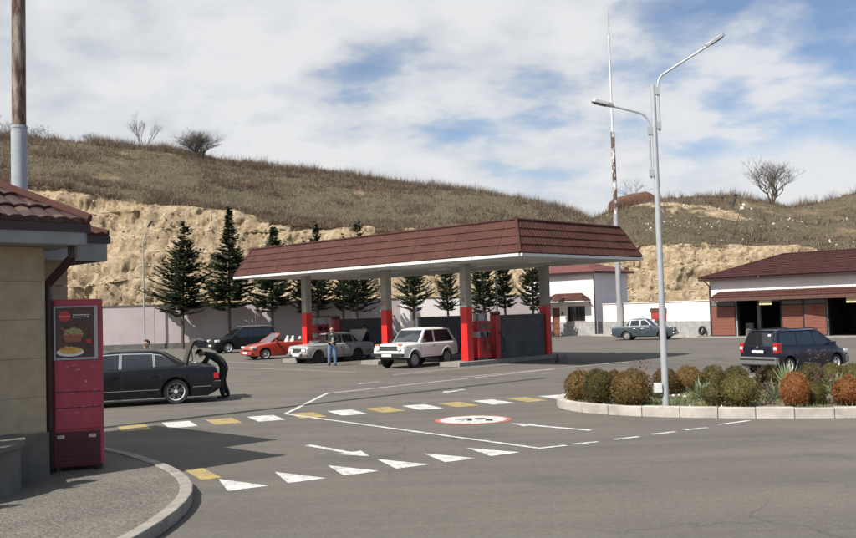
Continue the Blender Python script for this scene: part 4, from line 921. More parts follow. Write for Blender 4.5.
while cnt < 15000:
    x = 2.8+10*rk.random(); y = 18+9*rk.random()
    if not in_bed(x, y) or noise.noise(Vector((x*.7, y*.7, 0)))+rk.random()*.5 < .05: continue
    cnt += 1; h = rk.uniform(.03, .11); a = rk.random()*6.28; dx, dy = math.cos(a)*.012, math.sin(a)*.012; lx, ly = rk.gauss(0, .04), rk.gauss(0, .04); o_ = len(mb.v)
    mb.v += [(x-dx, y-dy, .168), (x+dx, y+dy, .168), (x+lx, y+ly, .17+h)]; mb.f.append((o_, o_+1, o_+2)); mb.m.append(0)
tag(mb.build('bed_grass', 'lawn'), 'short patchy grass growing in the planting bed', 'grass', kind='stuff')
rk = random.Random(8)
def in_bed_pt(r): 
    while True:
        x, y = r.uniform(3, 12), r.uniform(18, 26)
        if in_bed(x, y): return x, y, .17
stones('bed_stones', 130, in_bed_pt, .02, .07, 'stone_white', 14, 'small pale stones lying on the soil of the planting bed')

def ball(seed, n=6500):
    r = random.Random(seed); mb = MB()
    for i in range(n):
        d = Vector((r.gauss(0, 1), r.gauss(0, 1), r.gauss(0, 1))).normalized()
        if d.z < -.80: continue
        lump = 1+.15*noise.noise(d*2.2+Vector((seed, 0, 0)))+.09*noise.noise(d*6+Vector((0, seed, 0))); k = r.random()**.5
        p = d*lump*(.80+.22*k); q = Vector((r.gauss(0, 1), r.gauss(0, 1), r.gauss(0, 1)+.4)).normalized(); s = r.uniform(.030, .058) if r.random() > .06 else r.uniform(.07, .13)
        up = (d*1.2+q*.8).normalized(); sd = up.cross(q)
        if sd.length < .1: continue
        sd = sd.normalized()*s*.42; up = up*s
        o_ = len(mb.v); mb.v += [tuple(p-sd), tuple(p+sd), tuple(p+sd*.6+up), tuple(p-sd*.6+up*1.15)]; mb.f.append((o_, o_+1, o_+2, o_+3)); mb.m.append(0)
    c = bmesh.new(); bmesh.ops.create_icosphere(c, subdivisions=2, radius=.84)
    for v in c.verts: v.co *= 1+.08*noise.noise(v.co*3+Vector((seed, 0, 0)))
    o_ = len(mb.v); mb.v += [tuple(v.co) for v in c.verts]; c.verts.ensure_lookup_table()
    for f in c.faces: mb.f.append(tuple(o_+v.index for v in f.verts)); mb.m.append(0)
    c.free(); return mb
BALLS = {}
for m_ in ('shrub_olive', 'shrub_brown', 'shrub_rust'):
    BALLS[m_] = [ball(s).mesh('crown', m_) for s in (1, 2, 3)]
def shrub(px, py_base, Y, wpx, hpx, mat, v, lab, grp=None):
    X = (px-428)/FPX*Y; r_ = wpx/2*Y/FPX; h_ = hpx*Y/FPX
    t = thing('clipped_shrub', lab, 'shrub', (X, Y, .165), 0, grp)
    c = ob('crown', BALLS[mat][v % 3], t, (0, 0, h_*.5)); c.scale = (r_, r_, h_*.56); c.rotation_euler = (0, 0, v*1.3)
    mb = MB(); mb.tube([(0, 0, 0), (0, 0, h_*.5)], .03, 6); mb.build('stem', 'bark', t)
gL = 'ball shrubs clipped together at the rounded end of the bed'
shrub(575, 0, 21.5, 29, 29, 'shrub_brown', 0, 'outermost brown ball shrub at the rounded tip of the planting bed', gL)
shrub(595, 0, 20.7, 31, 32, 'shrub_olive', 1, 'olive ball shrub pressed between brown ones at the bed tip', gL)
shrub(589, 0, 22.6, 25, 24, 'shrub_brown', 2, 'smaller brown ball shrub in the second row of the bed tip', gL)
shrub(610, 0, 22.5, 25, 24, 'shrub_brown', 3, 'smaller brown ball shrub in the second row of the bed tip', gL)
shrub(627, 0, 20.1, 39, 34, 'shrub_brown', 4, 'large two-toned ball shrub beside the lamp post, brown on one side')
shrub(661, 0, 22.6, 26, 24, 'shrub_brown', 5, 'ball shrub directly behind the lamp post')
gR = 'olive ball shrubs in the back row of the bed'
LR = ['brown ball shrub in the back row beside the yucca near the lamp post', 'olive ball shrub of a touching pair behind the front kerb shrubs', 'olive ball shrub of a touching pair behind the front kerb shrubs', 'olive ball shrub in front of the rear bumper of the navy people carrier', 'olive ball shrub in front of the doors of the navy people carrier', 'olive ball shrub in front of the doors of the navy people carrier', 'olive ball shrub in front of the bonnet of the navy people carrier', 'olive ball shrub at the far end of the back row']
for k, (x, Y, wpx, hpx, m_) in enumerate(((684, 22.8, 26, 25, 'shrub_brown'), (709, 22.9, 25, 24, 'shrub_olive'), (731, 23.2, 25, 22, 'shrub_olive'), (764, 23.2, 24, 22, 'shrub_olive'), (806, 23.4, 26, 22, 'shrub_olive'), (827, 23.2, 24, 22, 'shrub_olive'), (847, 23.0, 23, 22, 'shrub_olive'), (870, 22.8, 26, 24, 'shrub_olive'))):
    shrub(x, 0, Y, wpx, hpx, m_, 6+k, LR[k], gR)
shrub(708, 0, 19.65, 22, 21, 'shrub_olive', 15, 'smaller olive ball shrub touching a larger one at the front kerb')
shrub(734, 0, 19.45, 38, 28, 'shrub_olive', 16, 'larger olive green ball shrub at the front kerb')
shrub(789, 0, 19.1, 28, 32, 'shrub_rust', 17, 'orange brown ball shrub joined to a green one at the front kerb')
shrub(809, 0, 19.3, 21, 22, 'shrub_olive', 18, 'low green ball shrub joined to an orange brown one')
shrub(844, 0, 19.0, 34, 27, 'shrub_rust', 19, 'bright rust coloured ball shrub standing alone at the front kerb')
def yucca(px, Y, size, seed, lab):
    r = random.Random(seed); mb = MB()
    for i in range(58):
        a = r.random()*6.283; el = r.uniform(.12, 1.45); l = size*r.uniform(.7, 1.05); w_ = .020+.012*r.random()
        d = Vector((math.cos(a)*math.cos(el), math.sin(a)*math.cos(el), math.sin(el))); s = Vector((-math.sin(a), math.cos(a), 0))*w_
        b0 = d*.03; m1 = d*l*.55; tp = d*l+Vector((0, 0, -.10*l*(1.4-el)))
        o_ = len(mb.v); mb.v += [tuple(b0-s*.6), tuple(b0+s*.6), tuple(m1-s), tuple(m1+s), tuple(tp)]; mb.f += [(o_, o_+1, o_+3, o_+2), (o_+2, o_+3, o_+4)]; mb.m += [0, 0]
    X = (px-428)/FPX*Y; t = thing('yucca', lab, 'plant', (X, Y, .165)); mb.build('leaves', 'yucca', t)
    m2 = MB(); m2.tube([(0, 0, 0), (0, 0, .12)], [.05, .035], 8); m2.build('crown_base', 'bark', t)
yucca(652, 21.4, .42, 1, 'small yucca just behind the lamp post')
yucca(694, 21.3, .50, 2, 'spiky yucca between the lamp post and the olive shrubs')
yucca(736, 21.6, .42, 3, 'low spiky yucca among the back row shrubs')
yucca(768, 20.6, .52, 4, 'upright spiky yucca beside a bed marker stone')
yucca(783, 21.8, .82, 5, 'largest spreading yucca in front of the navy people carrier')
yucca(831, 21.6, .52, 6, 'spiky yucca behind the rust coloured shrub')
yucca(852, 21.2, .52, 7, 'spiky yucca partly cut by the low rust coloured shrub')
yucca(703, 22.0, .36, 8, 'smallest yucca among the olive shrubs')
def sprig(px, Y, h, seed, lab, mat='plant_purple'):
    X = (px-428)/FPX*Y; t = bare('twiggy_plant', lab, (X, Y, .17), h, seed, .5, 4, 3, .010, mat='twig_red', cat='plant', seglen=.34)
    r = random.Random(seed); mb = MB()
    for i in range(140):
        a = r.random()*6.28; q = Vector((math.cos(a)*h*.33*r.random(), math.sin(a)*h*.33*r.random(), h*r.uniform(.3, 1.05))); s = r.uniform(.015, .035); d = Vector((r.gauss(0, 1), r.gauss(0, 1), r.gauss(0, 1))).normalized(); e_ = d.orthogonal().normalized()
        o_ = len(mb.v); mb.v += [tuple(q), tuple(q+d*s+e_*s*.5), tuple(q+d*s*2), tuple(q+d*s-e_*s*.5)]; mb.f.append((o_, o_+1, o_+2, o_+3)); mb.m.append(0)
    mb.build('leaves', mat, t)
sprig(637, 22.4, .85, 61, 'reddish twiggy plant rising behind the ball shrubs'); sprig(762, 19.5, .42, 62, 'small dark twiggy plant on bare soil'); sprig(812, 21.6, .95, 68, 'tall reddish twiggy plant before the navy people carrier'); sprig(752, 22.6, .55, 61, 'thin reddish twiggy plant behind the bumper side shrubs')
sprig(821, 19.3, .5, 65, 'grey green straggly weed between the two front shrub pairs', 'lawn')

# double-arm lamp post in the bed
lm = thing('street_lamp', 'tall grey double-arm street lamp standing in the planting bed', 'lamp post', (4.83, 19.75, .165))
mb = MB(); mb.tube([(0, 0, 0), (0, 0, 1.6), (-.0, 0, 6.72)], [.072, .068, .055], 12); mb.build('pole', 'lamp_steel', lm, smooth=True)
mb = MB(); mb.ab((-.11, -.11, 0), (.11, .11, .02)); mb.build('base_plate', 'lamp_steel', lm)
def arm(name, sgn, z0, z1, reach, rise_, seed):
    a = ob('arm', None, lm, (0, 0, 0)); x = .11*sgn
    pts = [(x, 0, z0), (x, 0, z1)]
    for k in range(1, 6): q = k/5*R(90-math.degrees(math.atan2(rise_, reach))); pts.append((x+sgn*.28*(1-math.cos(q)), 0, z1+.28*math.sin(q)))
    lx, _, lz = pts[-1]; pts.append((x+sgn*reach, 0, lz+(reach-.2)*rise_/reach))
    mb = MB(); mb.tube(pts, .024, 8); mb.build('arm_tube', 'lamp_steel', a, smooth=True)
    for z in (z0+.12, z1-.12): mb = MB(); mb.ab((min(0, x)-.03 if sgn < 0 else -.0, -.04, z-.08), (max(0, x)+.03 if sgn > 0 else 0, .04, z+.08)); mb.build('bracket', 'lamp_steel', a)
    ex, _, ezz = pts[-1]; M = Matrix.Translation((ex, 0, ezz)) @ Matrix.Rotation(-math.atan2(rise_, reach)*sgn, 4, 'Y') @ Matrix.Rotation(0 if sgn > 0 else math.pi, 4, 'Z')
    mb = MB(); mb.prism([(-.06, -.05), (.06, -.10), (.34, -.09), (.40, -.05), (.40, .05), (.34, .09), (.06, .10), (-.06, .05)], -.02, .05, M=M); hd = mb.build('lamp_head', 'lamp_steel', a, bevel=.01)
    mb = MB(); mb.prism([(.08, -.075), (.33, -.07), (.36, 0), (.33, .07), (.08, .075)], -.032, -.021, M=M); mb.build('lens', 'grey_plastic', hd)
arm('arm', 1, 5.75, 6.72, 1.10, .70, 1); arm('arm', -1, 4.75, 5.88, .80, .22, 2)
mb = MB(); mb.ab((-.24, -.10, .30), (-.08, .0, .50)); mb.build('junction_box', 'gutter_white', lm, bevel=.01)

# slim lamp posts against the back wall
for k, (x, y, h, lab) in enumerate(((-22.55, 75.2, 8.6, 'slim lamp post before the mauve wall beside the tallest cliff'), (5.45, 76.4, 8.4, 'slim lamp post among the fir trees, half hidden by the canopy'))):
    l = thing('lamp_post', lab, 'lamp post', (x, y, 0)); mb = MB(); mb.tube([(0, 0, 0), (0, 0, h)], [.085, .06], 8); mb.build('pole', 'steel_grey', l, smooth=True)
    mb = MB(); mb.tube([(0, 0, h-.1), (.15, 0, h+.35), (.55, -.1, h+1.25)], .035, 6); mb.build('arm', 'steel_grey', l, smooth=True)
    mb = MB(); M = Matrix.Translation((.62, -.12, h+1.38)) @ Matrix.Rotation(R(-55), 4, 'Y'); mb.box((0, 0, 0), (.62, .22, .12), M=M); mb.build('lamp_head', 'dark_metal', l, bevel=.02)
    mb = MB(); mb.ab((-.16, -.16, 0), (.16, .16, .05)); mb.build('base_plate', 'steel_grey', l)
# antenna mast
ms = thing('antenna_mast', 'very tall thin white mast with rusted middle beside the white building', 'mast', (15.0, 75.0, 0))
mb = MB(); mb.tube([(0, 0, 0), (0, 0, 9.6)], [.23, .21], 12); mb.build('lower_tube', 'steel_grey', ms, smooth=True)
mb = MB(); mb.tube([(0, 0, 9.5), (0, 0, 16.2)], [.165, .15], 10); mb.build('middle_tube', 'mast_rust', ms, smooth=True)
mb = MB(); mb.tube([(0, 0, 16.1), (0, 0, 24.0)], [.095, .07], 10); mb.build('upper_tube', 'mast_white', ms, smooth=True)
mb = MB(); mb.tube([(0, 0, 23.9), (0, 0, 26.0)], [.05, .02], 6); mb.build('tip_rod', 'steel_grey', ms, smooth=True)

# ================================================================ FIRS along the back wall
def fir_mesh(seed, h=10.0, c0=3.0, rb=2.3, slim=1.0):
    r = random.Random(seed); tr = MB(); cr_ = MB()
    tr.tube([(0, 0, -.1), (r.gauss(0, .04), r.gauss(0, .04), h*.35), (r.gauss(0, .04), 0, h*.7), (0, 0, h*.985)], [.14, .11, .07, .015], 8)
    z = c0; V, Fc = cr_.v, cr_.f
    while z < h-.1:
        f = (z-c0)/(h-c0); br = rb*(1-f)**(1.15*slim)+.12; nb = r.randint(4, 7) if f < .6 else r.randint(4, 6)
        if f < .10: br *= .62+3.8*f
        for k in range(nb):
            a = 6.283*k/nb+r.uniform(-.4, .4); l = br*r.uniform(.45, 1.12)*(1+.22*noise.noise(Vector((math.cos(a)*1.3, math.sin(a)*1.3, z*.5+seed)))); zz = z+r.uniform(-.38, .38); rise_ = (.16+.55*f)*l+r.uniform(-.14, .26)*l
            d = Vector((math.cos(a), math.sin(a), 0)); sd = Vector((-math.sin(a), math.cos(a), 0)); ns = max(3, int(l/.105))
            tr.tube([(0, 0, zz), tuple(d*l*.55+Vector((0, 0, zz+rise_*.25))), tuple(d*l*.95+Vector((0, 0, zz+rise_)))], [.028, .018, .006], 3, caps=False)
            for q in range(ns):
                s = (q+.6)/ns
                if s < .16: continue
                p = d*(l*s)+Vector((0, 0, zz+rise_*s*s))
                for sg in (-1, 1, 0):
                    tl = (.16+.42*(1-s)*min(1, l))*r.uniform(.7, 1.25); dr_ = (d*r.uniform(.5, 1.0)+sd*sg*r.uniform(.6, 1.0)+Vector((0, 0, r.uniform(-.12, .40)))).normalized()
                    wv_ = dr_.cross(Vector((r.gauss(0, .5), r.gauss(0, .5), 1))).normalized()*r.uniform(.05, .10); o_ = len(V)
                    V += [tuple(p-wv_*.5), tuple(p+wv_*.5), tuple(p+dr_*tl*.6+wv_), tuple(p+dr_*tl), tuple(p+dr_*tl*.6-wv_)]; Fc.append((o_, o_+1, o_+2, o_+3, o_+4))
        z += r.uniform(.13, .20)*(1.15-.3*f)
    cr_.m = [0]*len(Fc); return tr.mesh('trunk', 'bark', True), cr_.mesh('crown', 'fir')
FM = [fir_mesh(1, 10, 2.9, 2.75, .95), fir_mesh(12, 11, 3.1, 2.55, 1.45), fir_mesh(23, 9.4, 3.0, 2.4, 1.05), fir_mesh(34, 9.8, 3.2, 2.0, .8)]
def fir(px, Y, toppx, v, lab, grp=None, wk=1.0):
    X = (px-428)/FPX*Y; Hx = 313-.03*(px-428); h = (Hx-toppx)/FPX*Y+EYE; base = (10, 11, 9.4, 9.8)[v]; s = h/base
    t = thing('fir_tree', lab, 'tree', (X, Y, 0), random.Random(int(px)).random()*6, grp)
    t.rotation_euler.x = R(random.Random(int(px)+7).uniform(-2.2, 2.2)); t.rotation_euler.y = R(random.Random(int(px)+9).uniform(-2.2, 2.2))
    for nm, me in zip(('trunk', 'crown'), FM[v]):
        o_ = ob(nm, me, t); o_.scale = (s*wk, s*wk, s) if nm == 'crown' else (s, s, s)
fir(181, 74.5, 222, 0, 'broad full fir tree with open sides beside the slim lamp post', wk=1.25)
fir(228, 74.0, 206, 1, 'tallest fir tree with a narrow pointed top above the black estate car', wk=1.30)
fir(271, 74.6, 226, 2, 'fir tree whose top just clears the end of the canopy roof', wk=1.15)
g = 'fir trees seen below the canopy soffit'
for px, Y, tp, v, la_ in ((303, 75.5, 240, 3, 'narrow fir tree growing beside a wider one behind the red convertible'), (316, 76.5, 224, 2, 'fir tree right behind the fuel dispenser of the silver saloon'), (355, 75, 220, 0, 'wide fir tree behind the open boot of the silver saloon'),
        (342, 77, 236, 3, 'narrow fir tree half merged with a wide one behind the silver saloon'), (412, 75.5, 236, 2, 'fir tree casting its shadow on the white washed wall section'), (447, 76.5, 244, 3, 'slim fir tree next to the round vent hole in the wall'),
        (484, 75.5, 238, 0, 'broad fir tree right beside the half hidden slim lamp post'), (505, 77.3, 240, 3, 'slim fir tree between two broader ones close to the half hidden lamp post'), (531, 76.5, 242, 2, 'fir tree closest to the white two-storey building')):
    fir(px, Y, tp, v, la_, g, .86 if v != 3 else .8)
# unseen small fir left of the view, added to cast ragged shade on the pavement
t = thing('fir_tree', 'unseen small fir tree added to shade the kiosk pavement', 'tree', (-7.45, 9.95, .142), 1.0)
for nm, me in zip(('trunk', 'crown'), FM[2]): o_ = ob(nm, me, t); o_.scale = (.46, .46, .50)
cn = thing('road_cone', 'small dark road cone on the asphalt beside the screen wall of the island marked 4', 'cone', (5.3, 39.9, 0), AZ)
cn.scale = (.6, .6, .6)
mb = MB(); mb.ab((-.22, -.22, 0), (.22, .22, .04)); mb.build('base', 'black_plastic', cn, bevel=.01)
mb = MB(); mb.lathe([(.16, .04), (.05, .60), (.03, .66), (.001, .66)], 16); mb.build('cone', 'black_plastic', cn, smooth=True)

# ================================================================ CARS (local x = forward, y = left, z = up)
WHEELS = {}
def wheel_mesh(r, wd, kind):
    key = (r, wd, kind)
    if key in WHEELS: return WHEELS[key]
    Mx = Matrix.Rotation(R(-90), 4, 'X')               # axis to +y (outer side)
    t = MB(); h = wd/2; ri = r*(.66 if kind != 'star' else .70)
    t.lathe([(ri, -h*.9), (r*.93, -h), (r*.99, -h*.7), (r, 0), (r*.99, h*.7), (r*.93, h), (ri, h*.9), (ri*.98, h*.6), (ri*.98, -h*.6), (ri, -h*.9)], 28, Mx)
    m = MB()
    m.lathe([(ri, h*.85), (ri*.92, h*.62), (ri*.90, h*.1)], 28, Mx, 0)
    if kind == 'star':
        m.lathe([(.001, -h*.2), (ri*.92, -h*.2)], 20, Mx, 1)
        for k in range(5):
            a = 2*math.pi*k/5+.3
            for da in (-.10, .10):
                c, s = math.cos(a), math.sin(a); c2, s2 = math.cos(a+da*2.4), math.sin(a+da*2.4); w_ = .026; px_2, pz_2 = -s*w_, c*w_
                m.add([(c*.03+px_2, h*.8, s*.03+pz_2), (c*.03-px_2, h*.8, s*.03-pz_2), (c2*ri*.95-px_2, h*.55, s2*ri*.95-pz_2), (c2*ri*.95+px_2, h*.55, s2*ri*.95+pz_2)], [(0, 1, 2, 3), (3, 2, 1, 0)], 0)
        m.lathe([(.001, h*.86), (.05, h*.84), (.06, h*.6)], 14, Mx, 0)
    else:
        m.lathe([(.001, h*.66), (ri*.28, h*.64), (ri*.34, h*.50), (ri*.55, h*.42), (ri*.80, h*.55), (ri*.92, h*.5)], 24, Mx, 0)
        m.lathe([(.001, h*.80), (ri*.18, h*.78), (ri*.22, h*.62)], 14, Mx, 0)
        for k in range(10 if kind != 'spoke' else 6):
            a = 2*math.pi*k/(10 if kind != 'spoke' else 6); c, s = math.cos(a)*ri*.68, math.sin(a)*ri*.68; q = ri*(.085 if kind != 'spoke' else .17)
            m.add([(c-q, h*.56, s-q), (c+q, h*.56, s-q), (c+q, h*.56, s+q), (c-q, h*.56, s+q)], [(0, 1, 2, 3), (3, 2, 1, 0)], 1)
    rm = {'star': 'rim_alloy', 'steel': 'rim_steel', 'dark': 'rim_dark', 'spoke': 'rim_alloy', 'white': 'rim_steel'}[kind]
    WHEELS[key] = (t.mesh('wheel', 'rubber', True, sharp=R(50)), m.mesh('rim', [rm, 'black_plastic'], True)); return WHEELS[key]

class Car:
    def __init__(s, name, label, cat, loc, heading, S):
        s.S = S; s.root = thing(name, label, cat, loc, heading); s.root.scale = (S.get('sc', 1),)*3
        s.paint = S['paint']; s.build()
    def hw(s, x):
        S = s.S; L2f, L2r = S['xf'], S['xr']; W = S['W']/2
        f = 1.0
        df, dr = L2f-x, x-L2r; tf, tr = S.get('tapf', .10), S.get('tapr', .08); lf, lr = S.get('lenf', .9), S.get('lenr', .7)
        if df < lf: f -= tf*(1-df/lf)**2.2
        if dr < lr: f -= tr*(1-dr/lr)**2.2
        return W*f
    def bot(s, x):
        S = s.S; z = S['zb']; ar = S['r']+S.get('gap', .055)
        if x > S['xf']-.28: z += (S.get('chin', .10))*((x-S['xf']+.28)/.28)**1.5
        if x < S['xr']+.30: z += (S.get('tailup', .12))*((S['xr']+.30-x)/.30)**1.3
        for ax in (S['axf'], S['axr']):
            d = abs(x-ax)
            if d < ar: z = max(z, S['r']+math.sqrt(ar*ar-d*d))
        return z
    def sec(s, x):
        S = s.S; zt = interp(S['top'], x); zb = s.bot(x); w_ = s.hw(x); cr_ = S.get('crown', .035)
        zm = S.get('zm', .58); pit = S.get('cockpit')
        P = [(0, zt+cr_), (.45*w_, zt+cr_*.85), (.80*w_, zt+cr_*.35), (.915*w_, zt-.012), (.965*w_, zt-.055), (.992*w_, zt-.16), (w_, max(zm, zb+.03)), (.992*w_, max(.40, zb+.018)), (.975*w_, max(zb+.008, zb)), (.955*w_, zb)]
        if pit and pit[0] < x < pit[1]: P[0] = (0, .40); P[1] = (.45*w_, .40); P[2] = (.84*w_, .42)
        for i in range(4, 6): P[i] = (P[i][0], max(P[i][1], zb+.05+.02*(6-i)))
        return P
    def side_y(s, x, z):
        P = s.sec(x)[3:]
        for (y0, z0), (y1, z1) in zip(P, P[1:]):
            if z1 <= z <= z0: return y0+(y1-y0)*((z0-z)/(z0-z1) if z0 > z1 else 0)
        return P[0][0] if z > P[0][1] else P[-1][0]
    def patch(s, x0, x1, z0, z1, off, sgn, mb, nx=10, nz_=7, mi=0, rr=.05):
        vs = []
        for j in range(nz_+1):
            for i in range(nx+1):
                x = x0+(x1-x0)*i/nx; z = z0+(z1-z0)*j/nz_; z = max(z, s.bot(x)+.012); vs.append((x, sgn*(s.side_y(x, z)+off), z))
        fs = []
        for j in range(nz_):
            for i in range(nx):
                q = (j*(nx+1)+i, j*(nx+1)+i+1, (j+1)*(nx+1)+i+1, (j+1)*(nx+1)+i); fs.append(q if sgn < 0 else q[::-1])
        mb.add(vs, fs, mi)
    def build(s):
        S = s.S; rt = s.root; xs_ = [S['xr']+(S['xf']-S['xr'])*i/70 for i in range(71)]
        for x, _ in S['top']: xs_ += [x]
        for ax in (S['axf'], S['axr']):
            ar = S['r']+S.get('gap', .055)
            for k in range(-8, 9): xs_.append(ax+ar*math.sin(k/8*math.pi/2)*.9995)
        if 'cockpit' in S:
            for c in S['cockpit']: xs_ += [c-.004, c+.004]
        xs_ = sorted(set(round(x, 4) for x in xs_ if S['xr'] <= x <= S['xf'])); mb = MB(); vs = []; np_ = 19
        for x in xs_:
            P = s.sec(x); ring = [(x, -y, z) for y, z in reversed(P[1:])]+[(x, y, z) for y, z in P]; vs += ring
        fs = []
        for i in range(len(xs_)-1):
            for k in range(np_-1): fs.append((i*np_+k, i*np_+k+1, (i+1)*np_+k+1, (i+1)*np_+k))
            fs.append((i*np_+np_-1, i*np_, (i+1)*np_, (i+1)*np_+np_-1))
        fs.append(tuple(range(np_))[::-1]); fs.append(tuple((len(xs_)-1)*np_+k for k in range(np_)))
        mb.add(vs, fs); s.body = mb.build('body', s.paint, rt, smooth=True, sharp=R(28))
        mb = MB(); W = S['W']; mb.ab((S['xr']+.25, -W*.34, max(.17, S['zb']-.06)), (S['xf']-.25, W*.34, .52))
        for ax in (S['axf'], S['axr']): mb.ab((ax-S['r']*.95, -W*.40, S['r']), (ax+S['r']*.95, W*.40, S['r']+S['r']*.8))
        mb.build('underbody', 'black_plastic', rt)
        t, m = wheel_mesh(S['r'], S.get('ww', .19), S.get('wheel', 'steel'))
        for ax in (S['axf'], S['axr']):
            for sg in (1, -1):
                wl = ob('wheel', t, rt, (ax, sg*(W/2-S.get('ww', .19)/2-.035), S['r']), 0 if sg > 0 else math.pi); ob('rim', m, wl)
        if 'gh' in S: s.greenhouse()
        # doors: dark shut line under a raised panel
        for (x0, x1, z0, z1) in S.get('doors', []):
            for sg in (1, -1):
                gp = MB(); s.patch(x0-.010, x1+.010, z0-.010, z1, .0022, sg, gp); g_ = gp.build('door_gap', 'black_plastic', rt)
                dm_ = MB(); s.patch(x0, x1, z0, z1, .0052, sg, dm_); d = dm_.build('door', s.paint, rt, smooth=True)
                hx = x0+.16; hz = S.get('hz', z1-.14); y = s.side_y(hx, hz)
                hm = MB(); hm.box((hx, sg*(y+.020), hz), (.15, .03, .03)); hm.build('handle', S.get('handle', 'black_plastic'), d, bevel=.006)
        for (x0, x1, z0, z1, m_) in S.get('trims', []):
            for sg in (1, -1): tm = MB(); s.patch(x0, x1, z0, z1, .012, sg, tm, 24, 2); tm.build('side_trim', m_, rt, smooth=True)
        for sg in (1, -1):                              # wheel arch lips
            for ax in (S['axf'], S['axr']):
                if not S.get('lip'): continue
                ar = S['r']+S.get('gap', .055)+.012; pts = []
                for k in range(15):
                    a = math.pi*(.08+.84*k/14); x = ax+math.cos(a)*ar; z = S['r']+math.sin(a)*ar; pts.append((x, sg*(s.side_y(x, z)+.004), z))
                lm_ = MB(); lm_.tube(pts, S['lip'], 6); lm_.build('arch_lip', S.get('lipm', s.paint), rt, smooth=True)
        # mirrors
        if 'mir' in S:
            x, z = S['mir']
            for sg in (1, -1):
                mm = MB(); y = s.hw(x); mm.box((x, sg*(y+.06), z), (.10, .17, .12)); mm.tube([(x, sg*(y-.06), z-.05), (x, sg*(y+.02), z-.02)], .02, 6); mm.build('mirror', S.get('mirm', 'black_plastic'), rt, bevel=.02)
        S['extra'](s)
    def greenhouse(s):
        S = s.S; rt = s.root; xr0, xr1, xf1, xf0 = S['gh']; zb, zr = S['belt'], S['roof']; wb_2, wr = S['gw']; z1 = zr-.07
        def ring(z, xa, xb, w_, c, bulge=.0):
            return [(xa, -w_+c, z), (xa-bulge, 0, z), (xa, w_-c, z), (xa+c, w_, z), ((xa+xb)/2, w_+.004, z), (xb-c, w_, z), (xb, w_-c, z), (xb+bulge, 0, z), (xb, -w_+c, z), (xb-c, -w_, z), ((xa+xb)/2, -w_-.004, z), (xa+c, -w_, z)]
        k = (z1-zb)/(zr-zb); xa1 = xr0+(xr1-xr0)*k; xb1 = xf0+(xf1-xf0)*k; B = S.get('bulge', .05)
        rings = [ring(zb-.06, xr0+(xr1-xr0)*(-.06/(zr-zb)), xf0+(xf1-xf0)*(-.06/(zr-zb)), wb_2+.01, .05, B), ring(z1, xa1, xb1, wr, .05, B), ring(zr-.022, xr1+.03, xf1-.03, wr-.045, .06, B), ring(zr+.012, xr1+.16, xf1-.16, wr-.17, .10, B*.7), ring(zr+.03, xr1+.45, xf1-.45, wr-.34, .14, 0)]
        vs = [p for r_ in rings for p in r_]; fs = [(i*12+q, i*12+(q+1) % 12, (i+1)*12+(q+1) % 12, (i+1)*12+q) for i in range(4) for q in range(12)]; fs.append(tuple(48+q for q in range(12)))
        fs = [f[::-1] for f in fs]
        mb = MB(); mb.add(vs, fs); me = mb.mesh('roof', s.paint, True, sharp=R(28))
        bm = bmesh.new(); bm.from_mesh(me); bmesh.ops.recalc_face_normals(bm, faces=bm.faces); bm.to_mesh(me); bm.free(); ob('roof', me, rt)
        def sy(z): return wb_2+.01+(wr-wb_2-.01)*(z-zb+.06)/(z1-zb+.06)+.004
        def sx(xa, xb, z): return xa+(xb-xa)*(z-zb)/(zr-zb)
        def pane(poly, sg, off, mat, nm, par=None):
            mb = MB(); n_ = len(poly); out_ = [(x, sg*(sy(z)+off), z) for x, z in poly]; inn_ = [(x, sg*(sy(z)-.02), z) for x, z in poly]
            fs = [tuple(range(n_)) if sg < 0 else tuple(range(n_))[::-1]]+[(i, (i+1) % n_, n_+(i+1) % n_, n_+i) for i in range(n_)]; mb.add(out_+inn_, fs); return mb.build(nm, mat, par or rt)
        def grow(poly, g):
            cx_ = sum(p[0] for p in poly)/len(poly); cz = sum(p[1] for p in poly)/len(poly); return [(x+(g if x > cx_ else -g), z+(g if z > cz else -g)) for x, z in poly]
        for poly in S['panes']:
            for sg in (1, -1):
                f = pane(grow(poly, .024), sg, .004, S.get('trimm', 'black_plastic'), 'window_frame'); pane(poly, sg, .009, S.get('glass', 'glass'), 'window', f)
        def screen(xa, xb, z0, z1_, w0, w1, dirn, nm, mat):
            mb = MB(); g = MB(); n_ = 6
            for m2, gr, of in ((g, .022, .006), (mb, 0.0, .013)):
                vs = []
                for j in range(5):
                    z = (z0-gr)+((z1_+gr)-(z0-gr))*j/4; wv_ = w0+(w1-w0)*j/4+gr
                    for i in range(n_+1):
                        y = -wv_+2*wv_*i/n_; q = min(1, abs(y)/(wr)); x = sx(xa, xb, z)+dirn*(B*(1-q)+of+.004); vs.append((x, y, z))
                fs = [(j*(n_+1)+i, j*(n_+1)+i+1, (j+1)*(n_+1)+i+1, (j+1)*(n_+1)+i) for j in range(4) for i in range(n_)]
                m2.add(vs, fs if dirn > 0 else [f[::-1] for f in fs])
            o_ = g.build(nm+'_frame', 'black_plastic', rt, smooth=True); mb.build(nm, mat, o_, smooth=True)
        zb2, zt2 = zb+.05, z1-.02
        screen(xf0, xf1, zb2, zt2, wb_2-.10, wr-.09, 1, 'windscreen', S.get('wglass', S.get('glass', 'glass'))); screen(xr0, xr1, S.get('rzb', zb2), zt2, wb_2-.12, wr-.11, -1, 'rear_window', S.get('glass', 'glass'))
        for x in (.12,):
            mb = MB(); mb.tube([(sx(xf0, xf1, zb2+.01)+B+.03, -.1, zb2+.02), (sx(xf0, xf1, zb2+.10)+B+.03, .30, zb2+.10)], .008, 5); mb.build('wiper', 'black_plastic', rt)
    # small fittings
    def bx(s, nm, a, b_, mat, bevel=.008, par=None): mb = MB(); mb.ab(a, b_, 0); return mb.build(nm, mat, par or s.root, bevel=bevel)
